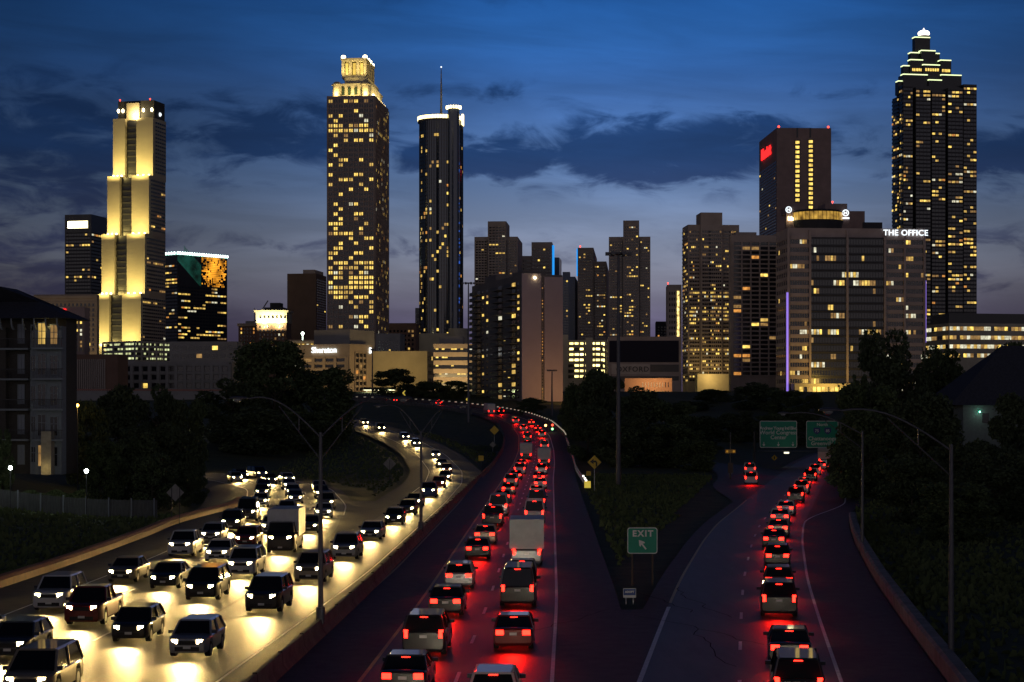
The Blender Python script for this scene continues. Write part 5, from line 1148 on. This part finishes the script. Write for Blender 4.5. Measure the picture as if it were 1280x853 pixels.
# overhead gantry with two green signs
gd = 345; ga = thing('sign_gantry', 'dark steel truss gantry carrying the green overhead signs', 'gantry', (0, gd, 0)); x0, x1 = at(943, 0, gd).x, at(1073, 0, gd).x; zt0, zt1 = zat(547, gd), zat(541, gd)
for x in (x0, x1):
    mb = MB()
    for dy in (-.5, .5): mb.cyl(x, dy, -.5, zt1+.2, .13, n=8)
    for k in range(7): z = k*1.0; mb.tube([(x, -.5, z), (x, .5, z+1)], .05, 5)
    mb.build('column', DKM, ga)
mb = MB()
for dy in (-.5, .5):
    for z in (zt0, zt1): mb.tube([(x0, dy, z), (x1, dy, z)], .09, 6)
n = 16
for k in range(n): xa = x0+(x1-x0)*k/n; xb = x0+(x1-x0)*(k+1)/n; mb.tube([(xa, -.5, zt0 if k % 2 else zt1), (xb, -.5, zt1 if k % 2 else zt0)], .05, 5); mb.tube([(xa, .5, zt1 if k % 2 else zt0), (xb, .5, zt0 if k % 2 else zt1)], .05, 5)
mb.build('truss', DKM, ga); mb = MB(); zk = zat(563.5, gd); mb.box(x0+.5, x1, -1.9, -.8, zk-.1, zk); mb.build('catwalk', DKM, ga)
mb = MB(); mb.box(at(978, 0, gd).x, at(984, 0, gd).x, -2.4, -2.0, zk-.5, zk-.2); mb.build('sign_light', mat('pale_fixture_glow', (.9, .9, .7), emit=(1, .95, .7), estr=1.5), ga)
for px0, px1, lines, lb, arrows in ((949, 995.5, (('Andrew Young Intl Blvd', .84, 552-16.5), ('World Congress', 1.02, 541), ('Center', 1.02, 547)), 'left green overhead sign reading World Congress Center with three down arrows', 3),
                                    (1007, 1047, (('North', .80, 531), ('Chattanooga', 1.0, 548.5), ('Greenville', 1.0, 554.5)), 'right green overhead sign with two route shields, partly behind trees', 0)):
    xc = (at(px0, 0, gd).x+at(px1, 0, gd).x)/2; w_ = (px1-px0)/F*gd; zc = zat(543, gd); hh = 33.5/F*gd
    t = thing('overhead_sign', lb, 'sign', (xc, gd-.75, 0), 0, 'green overhead signs'); plate('border', rr(w_, hh, .3), 0, .04, WSH, t, zc); plate('panel', rr(w_-.22, hh-.22, .24), -.02, -.004, GSIGN, t, zc)
    for tx, sz, py in lines: lettering('lettering', tx, sz, t, 0, -.04, zat(py, gd), bold=.012, spacing=(.86 if sz < .9 and len(tx) > 8 else 1.0))
    for k in range(arrows): plate('arrow', [(x-w_*.39+k*w_*.39, z) for x, z in arrow_pts(.42, math.pi)], -.04, -.022, WSH, t, zat(555.5, gd))
    if not arrows:
        for k, nm in ((-1, '75'), (1, '85')):
            q = [(0, -.75), (.55, -.35), (.68, .1), (.55, .6), (.3, .52), (0, .6), (-.3, .52), (-.55, .6), (-.68, .1), (-.55, -.35)]; zz_ = zat(538.5, gd)
            sh = plate('shield', [(x+k*1.0, z) for x, z in q], -.04, -.022, mat('shield_blue', (.04, .06, .22), rough=.5), t, zz_); lettering('route_number', nm, .72, t, k*1.0, -.06, zz_-.05, bold=.01)
# signal pole with cabinet at the side road
d = 281; X = at(913, 600, d).x; t = thing('signal_pole', 'dark pole with a small yellow beacon and a control box at the side road corner', 'signal', (X, d, 0)); mb = MB(); mb.cyl(0, 0, 0, zat(541, d), .10, n=10); mb.build('pole', DKM, t)
mb = MB(); mb.box(-.35, .35, -.3, .3, .9, 2.4); mb.box(-.12, .12, -.12, .12, 0, .9); mb.build('control_box', mat('rust_brown_box', (.07, .045, .04), rough=.7), t)
bh = MB(); z = zat(564.5, d); bh.box(-.8, .8, -.12, .12, z-.28, z+.28); bh.build('beacon_housing', mat('beacon_yellow', (.55, .30, .03), rough=.5), t); mb = MB(); mb.cyl(0, 0, 0, 0, .1, n=5)
for x in (-.5, .5): l_ = MB(); l_.ball((x, -.16, z), .17, 1, 10); l_.build('beacon_lens', mat('amber_lens', (.7, .35, .05), rough=.3, emit=(1, .5, .05), estr=.25, sample=False), t)
# distant traffic lights at the start of the bend
X = at(686, 530, 470).x; t = thing('traffic_light', 'small distant traffic signal glowing orange and red at the bend parapet', 'signal', (X, 470, tz(X, 470))); z = zat(532, 470)-t.location.z
mb = MB(); mb.cyl(0, 0, 0, z+1.6, .1, n=8); mb.build('pole', DKM, t)
for x, dz_, m_ in ((-.8, 0, mat('signal_orange', (1, .5, .2), emit=(1, .45, .12), estr=8)), (.9, .1, REDL), (.9, -.9, mat('signal_green', (.2, 1, .5), emit=(.35, 1, .35), estr=3, sample=False))):
    hs = MB(); hs.box(x-.35, x+.35, .0, .3, z+dz_-.4, z+dz_+.4); o = hs.build('signal_head', DKM, t); mb = MB(); mb.ball((x, -.05, z+dz_), .30, 1, 10); mb.build('lens', m_, o)

# ------------------------------------------------------------------ traffic
RUB = mat('tyre_rubber', (.015, .015, .015), rough=.9); RIM = mat('alloy_rim', (.35, .35, .37), rough=.3, metal=.9); CG = mat('car_glass', (.01, .012, .015), rough=.07, spec=.3)
HL = mat('headlight_glow', (1, 1, 1), emit=(1, .80, .40), estr=45, sample=True); HLO = mat('headlight_lens', (.6, .6, .6), rough=.15)
TL = mat('taillight_glow', (.6, .02, .02), emit=(1, .012, .006), estr=13); TLO = mat('taillight_lens', (.25, .01, .01), rough=.2); CHR = mat('dark_grille', (.02, .02, .022), rough=.35, metal=.6); PL = mat('licence_plate_white', (.6, .6, .58), rough=.5)
PAINTS = {n: mat('car_paint_'+n.replace(' ', '_'), c, rough=.28, coat=.8, metal=mt) for n, c, mt in (('white', (.55, .55, .54), 0), ('silver', (.34, .35, .37), .5), ('black', (.012, .012, .014), 0), ('dark grey', (.06, .062, .068), .4), ('blue', (.02, .05, .16), .3), ('dark red', (.16, .012, .012), .3), ('beige', (.30, .25, .18), .3))}
KINDS = {  # length, half width, roof height, hood z, belt z, deck z, windscreen base, roof front, roof rear, rear glass base (x from centre, front +)
 'saloon': (4.7, .90, 1.45, .86, .95, 1.02, 1.05, .35, -1.0, -1.65), 'hatchback': (4.2, .88, 1.50, .88, .95, 1.02, 1.10, .45, -1.55, -1.95), 'off-roader': (4.8, .95, 1.78, 1.05, 1.12, 1.15, 1.15, .60, -1.9, -2.2),
 'people carrier': (4.9, .95, 1.76, .98, 1.05, 1.08, 1.65, .85, -2.0, -2.25), 'pick-up truck': (5.5, .96, 1.80, 1.08, 1.14, 1.12, 1.35, .75, -.60, -.75), 'delivery truck': (7.2, 1.08, 2.30, 1.35, 1.42, 1.10, 3.05, 2.65, 1.75, 1.65), 'van': (5.3, .98, 2.15, 1.12, 1.18, 1.2, 1.95, 1.35, -2.45, -2.6)}
def car_meshes(kind):
    Ln, w_, ht, hz, bz, dk_, xa, xc, xd, xb = KINDS[kind]; hl = Ln/2; wb = Ln*.29; wr = .33 if ht < 1.6 else .37
    st = sorted(set([round(x, 3) for x in [hl, hl-.05, hl-.18, hl-.45, wb+wr+.08, wb+wr*.8, wb+wr*.4, wb, wb-wr*.4, wb-wr*.8, wb-wr-.08, xa, (xa+xb)/2, xb, -wb+wr+.08, -wb+wr*.8, -wb+wr*.4, -wb, -wb-wr*.4, -wb-wr*.8, -wb-wr-.08, -hl+.15, -hl+.04, -hl]]), reverse=True)
    mb = MB(); n = 12
    for x in st:
        f = (hl-x)/Ln
        if x > xa: top = hz+(bz-hz)*((hl-x)/(hl-xa))**.8-(.20 if x > hl-.02 else .08 if x > hl-.1 else .02 if x > hl-.3 else 0)
        elif x > xb: top = bz
        else: top = bz+(dk_-bz)*min(1, (xb-x)/.3)-(.12 if x < -hl+.02 else .03 if x < -hl+.1 else 0)
        ww = w_*(1-.16*max(0, (x-(hl-.6))/.6)**2-.10*max(0, (-x-(hl-.5))/.5)**2); zb = .24+(.12 if abs(x) > hl-.02 else 0)
        for c_ in (wb, -wb):
            if abs(x-c_) < wr+.06: zb = max(zb, math.sqrt(max(0, (wr+.06)**2-(x-c_)**2))+wr*.98)
        top = max(top, zb+.12)
        half = [(ww*.90, zb), (ww*.99, min(zb+.10, top-.09)), (ww, zb+(top-zb)*.5), (ww*.985, top-.07), (ww*.92, top-.015), (ww*.55, top+.02)]
        for y, z in half: mb.v.append((x, y, z))
        for y, z in reversed(half): mb.v.append((x, -y, z))
    for i in range(len(st)-1):
        for k in range(n): q = (k+1) % n; mb.f.append((i*n+k, (i+1)*n+k, (i+1)*n+q, i*n+q)[::-1]); mb.m.append(0)
    mb.f.append(tuple(range(n))); mb.m.append(0); mb.f.append(tuple((len(st)-1)*n+k for k in reversed(range(n)))); mb.m.append(0)
    wl, wt = w_*.93, w_*.74; lo = [(xa, bz-.02), (xb, bz-.0)]; top = [(xc, ht-.05), (xd, ht-.05)]
    gl = MB(); P = [(xa, wl, bz-.03), (xb, wl, bz-.03), (xb, -wl, bz-.03), (xa, -wl, bz-.03), (xc, wt, ht-.06), (xd, wt, ht-.06), (xd, -wt, ht-.06), (xc, -wt, ht-.06)]
    gl.v += P; gl.f += [(0, 1, 5, 4), (1, 2, 6, 5), (2, 3, 7, 6), (3, 0, 4, 7), (4, 5, 6, 7)]; gl.m += [0]*5
    e = .03; rf = [(xc+.05, wt+e), ((xc+xd)/2, wt+e+.02), (xd-.06, wt+e-.02), (xd-.06, -wt-e+.02), ((xc+xd)/2, -wt-e-.02), (xc+.05, -wt-e)]
    o = len(mb.v); mb.v += [(x, y, ht-.07) for x, y in rf]+[(x*.97+.03*(xc+xd)/2, y*.90, ht) for x, y in rf]
    for i in range(6): j = (i+1) % 6; mb.f.append((o+i, o+6+i, o+6+j, o+j)); mb.m.append(0)
    mb.f.append(tuple(o+6+i for i in range(6))[::-1]); mb.m.append(0)
    for s_ in (1, -1):
        for a, c_ in (((xa+.04, wl+.01, bz-.04), (xc+.03, wt+.02, ht-.05)), ((xb-.04, wl+.01, bz-.04), (xd-.02, wt+.02, ht-.05)), (((xa+xb)/2+.05, wl+.015, bz-.04), ((xc+xd)/2, wt+.025, ht-.05))):
            mb.tube([(a[0], a[1]*s_, a[2]), (c_[0], c_[1]*s_, c_[2])], .05, 5)
    if kind == 'pick-up truck':
        for y in (w_-.1, -w_+.1): pass
    M = {'body': mb, 'windows': gl, 'dims': (hl, w_, ht, hz, dk_, wb, wr, bz)}
    hh = MB()
    hm = []
    for s_ in (1, -1):
        q = MB(); q.prism([(hl-.30, s_*w_*.90), (hl-.02, s_*w_*.74), (hl+.012, s_*w_*.48), (hl-.15, s_*w_*.5)][::s_], hz-.24, hz-.07); hm.append(q)
    M['headlight'] = hm; tm = []
    for s_ in (1, -1):
        q = MB(); tall = ht > 1.6; z0_, z1_ = (dk_-.32, dk_+.02) if tall else (dk_-.30, dk_-.09); yo, yi = (.92, .70) if tall else (.90, .46)
        q.prism([(-hl+.22, s_*w_*.915), (-hl-.012, s_*w_*yo*.93), (-hl-.012, s_*w_*yi), (-hl+.1, s_*w_*yi)][::-s_], z0_, z1_); tm.append(q)
    M['taillight'] = tm
    g = MB(); g.box(hl-.06, hl+.006, -w_*.42, w_*.42, hz-.30, hz-.12); g.box(hl-.05, hl+.004, -w_*.6, w_*.6, .32, .50); M['grille'] = g
    p1 = MB(); p1.box(-hl-.02, -hl+.02, -.16, .16, dk_-.32, dk_-.20); p2 = MB(); p2.box(hl, hl+.02, -.16, .16, .42, .53); M['licence_plate'] = [p1, p2]
    mi = []
    for s_ in (1, -1): q = MB(); q.box(xa-.30, xa-.12, min(s_*w_*.95, s_*(w_+.17)), max(s_*w_*.95, s_*(w_+.17)), bz, bz+.14); mi.append(q)
    M['mirror'] = mi; wh = MB(); wh.cyl(0, 0, -.11, .11, wr, n=18); M['wheel'] = wh; rm_ = MB(); rm_.cyl(0, 0, -.118, .118, wr*.62, n=10); M['rim'] = rm_
    cb = MB(); cb.box(xd-.07, xd-.045, -.16, .16, ht-.115, ht-.08); M['brake_light'] = cb
    return M
_cb = MB(); _cb.box(-3.52, 1.45, -1.16, 1.16, 1.16, 3.15); CARGO = _cb.mesh('cargo_box', mat('white_cargo_panel', (.5, .5, .48), rough=.5, scale=1.5, var=.12))
CAR = {}; CT = {'saloon': 'car', 'hatchback': 'car', 'off-roader': 'car', 'people carrier': 'car', 'pick-up truck': 'pickup', 'van': 'van', 'delivery truck': 'truck'}
for k in KINDS:
    M = car_meshes(k); out = {'dims': M['dims']}
    out['body'] = {c: M['body'].mesh('body', PAINTS[c], False) for c in PAINTS}
    for me_b in out['body'].values(): me_b.polygons.foreach_set('use_smooth', [True]*len(me_b.polygons)); me_b.set_sharp_from_angle(angle=R(32))
    out['windows'] = M['windows'].mesh('windows', CG)
    for on in (0, 1):
        out['headlight', on] = [q.mesh('headlight', HL if on else HLO) for q in M['headlight']]; out['taillight', on] = [q.mesh('taillight', TL if on else TLO) for q in M['taillight']]
    out['brake_light'] = M['brake_light'].mesh('brake_light', TL); out['grille'] = M['grille'].mesh('grille', CHR); out['licence_plate'] = [q.mesh('licence_plate', PL) for q in M['licence_plate']]
    out['mirror'] = [q.mesh('mirror', BLK) for q in M['mirror']]; out['wheel'] = M['wheel'].mesh('wheel', RUB); out['rim'] = M['rim'].mesh('rim', RIM); CAR[k] = out
ORD = ['nearest', 'second', 'third', 'fourth', 'fifth', 'sixth', 'seventh', 'eighth', 'ninth', 'tenth', 'eleventh', 'twelfth', 'thirteenth', 'fourteenth', 'fifteenth', 'sixteenth', 'seventeenth', 'eighteenth', 'nineteenth', 'twentieth']
TEN = {2: 'twenty', 3: 'thirty', 4: 'forty', 5: 'fifty', 6: 'sixty'}; TENTH = {2: 'twentieth', 3: 'thirtieth', 4: 'fortieth', 5: 'fiftieth', 6: 'sixtieth'}; ORD[0] = 'first'
def ordinal(i):
    n = i+1
    if n <= 20: return ORD[i]
    return TENTH[n//10] if n % 10 == 0 else TEN[n//10]+'-'+ORD[n % 10-1]
RGC = random.Random(77)
SPOT = {}
def spot(nm, power, col, ang, blend, size):
    if nm not in SPOT:
        l = bpy.data.lights.new(nm, 'SPOT'); l.energy = power; l.color = col; l.spot_size = R(ang); l.spot_blend = blend; l.shadow_soft_size = size; SPOT[nm] = l
    return SPOT[nm]
def car(path, u, off, inbound, label_tail, group, i):
    kind = RGC.choices(list(KINDS), (10, 4, 5, 2, 2, 1, 2))[0]; colr = RGC.choices(list(PAINTS), (5, 6, 5, 5, 2, 2, 2))[0]
    C_ = CAR[kind]; hl, w_, ht, hz, dk_, wb, wr, bz = C_['dims']; p = path.pos(u, off, .02); d = p.y
    hd = path.head(u)+(math.pi if inbound else 0)+RGC.uniform(-.012, .012); pt_ = path.pitch(u)*(-1 if inbound else 1)
    t = thing({'van': 'van', 'pick-up truck': 'pickup_truck', 'delivery truck': 'delivery_truck'}.get(kind, 'car'), f"{colr} {kind}, {ordinal(i)} from the camera {label_tail}" if i >= 0 else f"{colr} {kind} added unseen below frame {label_tail}", CT[kind], p, 0, group); t.rotation_euler = (0, -pt_, hd)
    place('body', C_['body'][colr], t); place('windows', C_['windows'], t)
    if kind == 'delivery truck': place('cargo_box', CARGO, t)
    for q in (0, 1):
        place('headlight', C_['headlight', 1 if inbound else 0][q], t) if (inbound or d < 200) else None
        place('taillight', C_['taillight', 0 if inbound else 1][q], t) if (not inbound or d < 200) else None
    if not inbound: place('brake_light', C_['brake_light'], t)
    if d < 330:
        for x, y in ((wb, w_-.13), (wb, -w_+.13), (-wb, w_-.13), (-wb, -w_+.13)):
            wh = place('wheel', C_['wheel'], t, (x, y, wr), (R(90), 0, 0))
            if d < 200: place('rim', C_['rim'], wh)
    if d < 220:
        place('grille', C_['grille'], t); place('licence_plate', C_['licence_plate'][1 if inbound else 0], t)
        for q in (0, 1): place('mirror', C_['mirror'][q], t)
    if inbound: place('headlight_beam', spot('headlight_beam', 3300, (1, .66, .22), 66, 1.0, .3), t, (hl+.08, 0, hz-.12), (0, R(-90+9), 0))
    else:
        place('taillight_beam', spot('taillight_beam', 760, (1, .008, .004), 80, .9, .35), t, (-hl-.10, 0, dk_-.2), (0, R(90-30), 0))
        place('headlight_beam', spot('headlight_beam_far', 170, (1, .85, .6), 90, .7, .2), t, (hl+.08, 0, hz-.12), (0, R(-90+6), 0))
    return t
def seen(p): return 640+F*p.x/p.y > -35 and YH+F*H/p.y < 885
def lane(path, off, y0, s_end, inbound, tail, group, g0=8.5, gk=.055, jit=.45):
    u = path.at_y(y0); i = 0
    while u < s_end:
        d = path.pos(u).length; car(path, u, off+RGC.uniform(-.2, .2), inbound, tail, group, i if seen(path.pos(u, off)) else -1) if (seen(path.pos(u, off)) or not inbound) else None; i += 1 if seen(path.pos(u, off)) else 0; u += (g0+gk*d)*RGC.uniform(1-jit*.6, 1+jit)+.6  # unseen outbound cars are added so their beams reach the EXIT sign
lane(INN, -3.5, 68, INN.at_y(338.2), True, 'in the outer lane of the left road', 'cars coming round the left bend with headlights on')
lane(INN, 0, 65, INN.at_y(338.2), True, 'in the middle lane of the left road', 'cars coming round the left bend with headlights on')
lane(INN, 3.5, 70, INN.at_y(338.2), True, 'in the inner lane of the left road', 'cars coming round the left bend with headlights on')
lane(RAMP, 0, 66, RAMP.at_y(515), True, 'on the single-lane headlight ramp', 'cars coming down the ramp with headlights on', gk=.045)
lane(OUT, -1.85, 46, OUT.len-8, False, 'in the left lane of the middle road', 'cars leaving on the middle road with tail lights on')
lane(OUT, 1.85, 52, OUT.len-8, False, 'in the right lane of the middle road', 'cars leaving on the middle road with tail lights on', gk=.062)
lane(EXI, 1.95, 44, EXI.at_y(440), False, 'in the right lane of the right road', 'cars leaving on the right road with tail lights on', gk=.05)
lane(SIDE, -1.0, 262, SIDE.at_y(300)+4, False, 'turning into the side road', 'cars turning into the side road', g0=14)
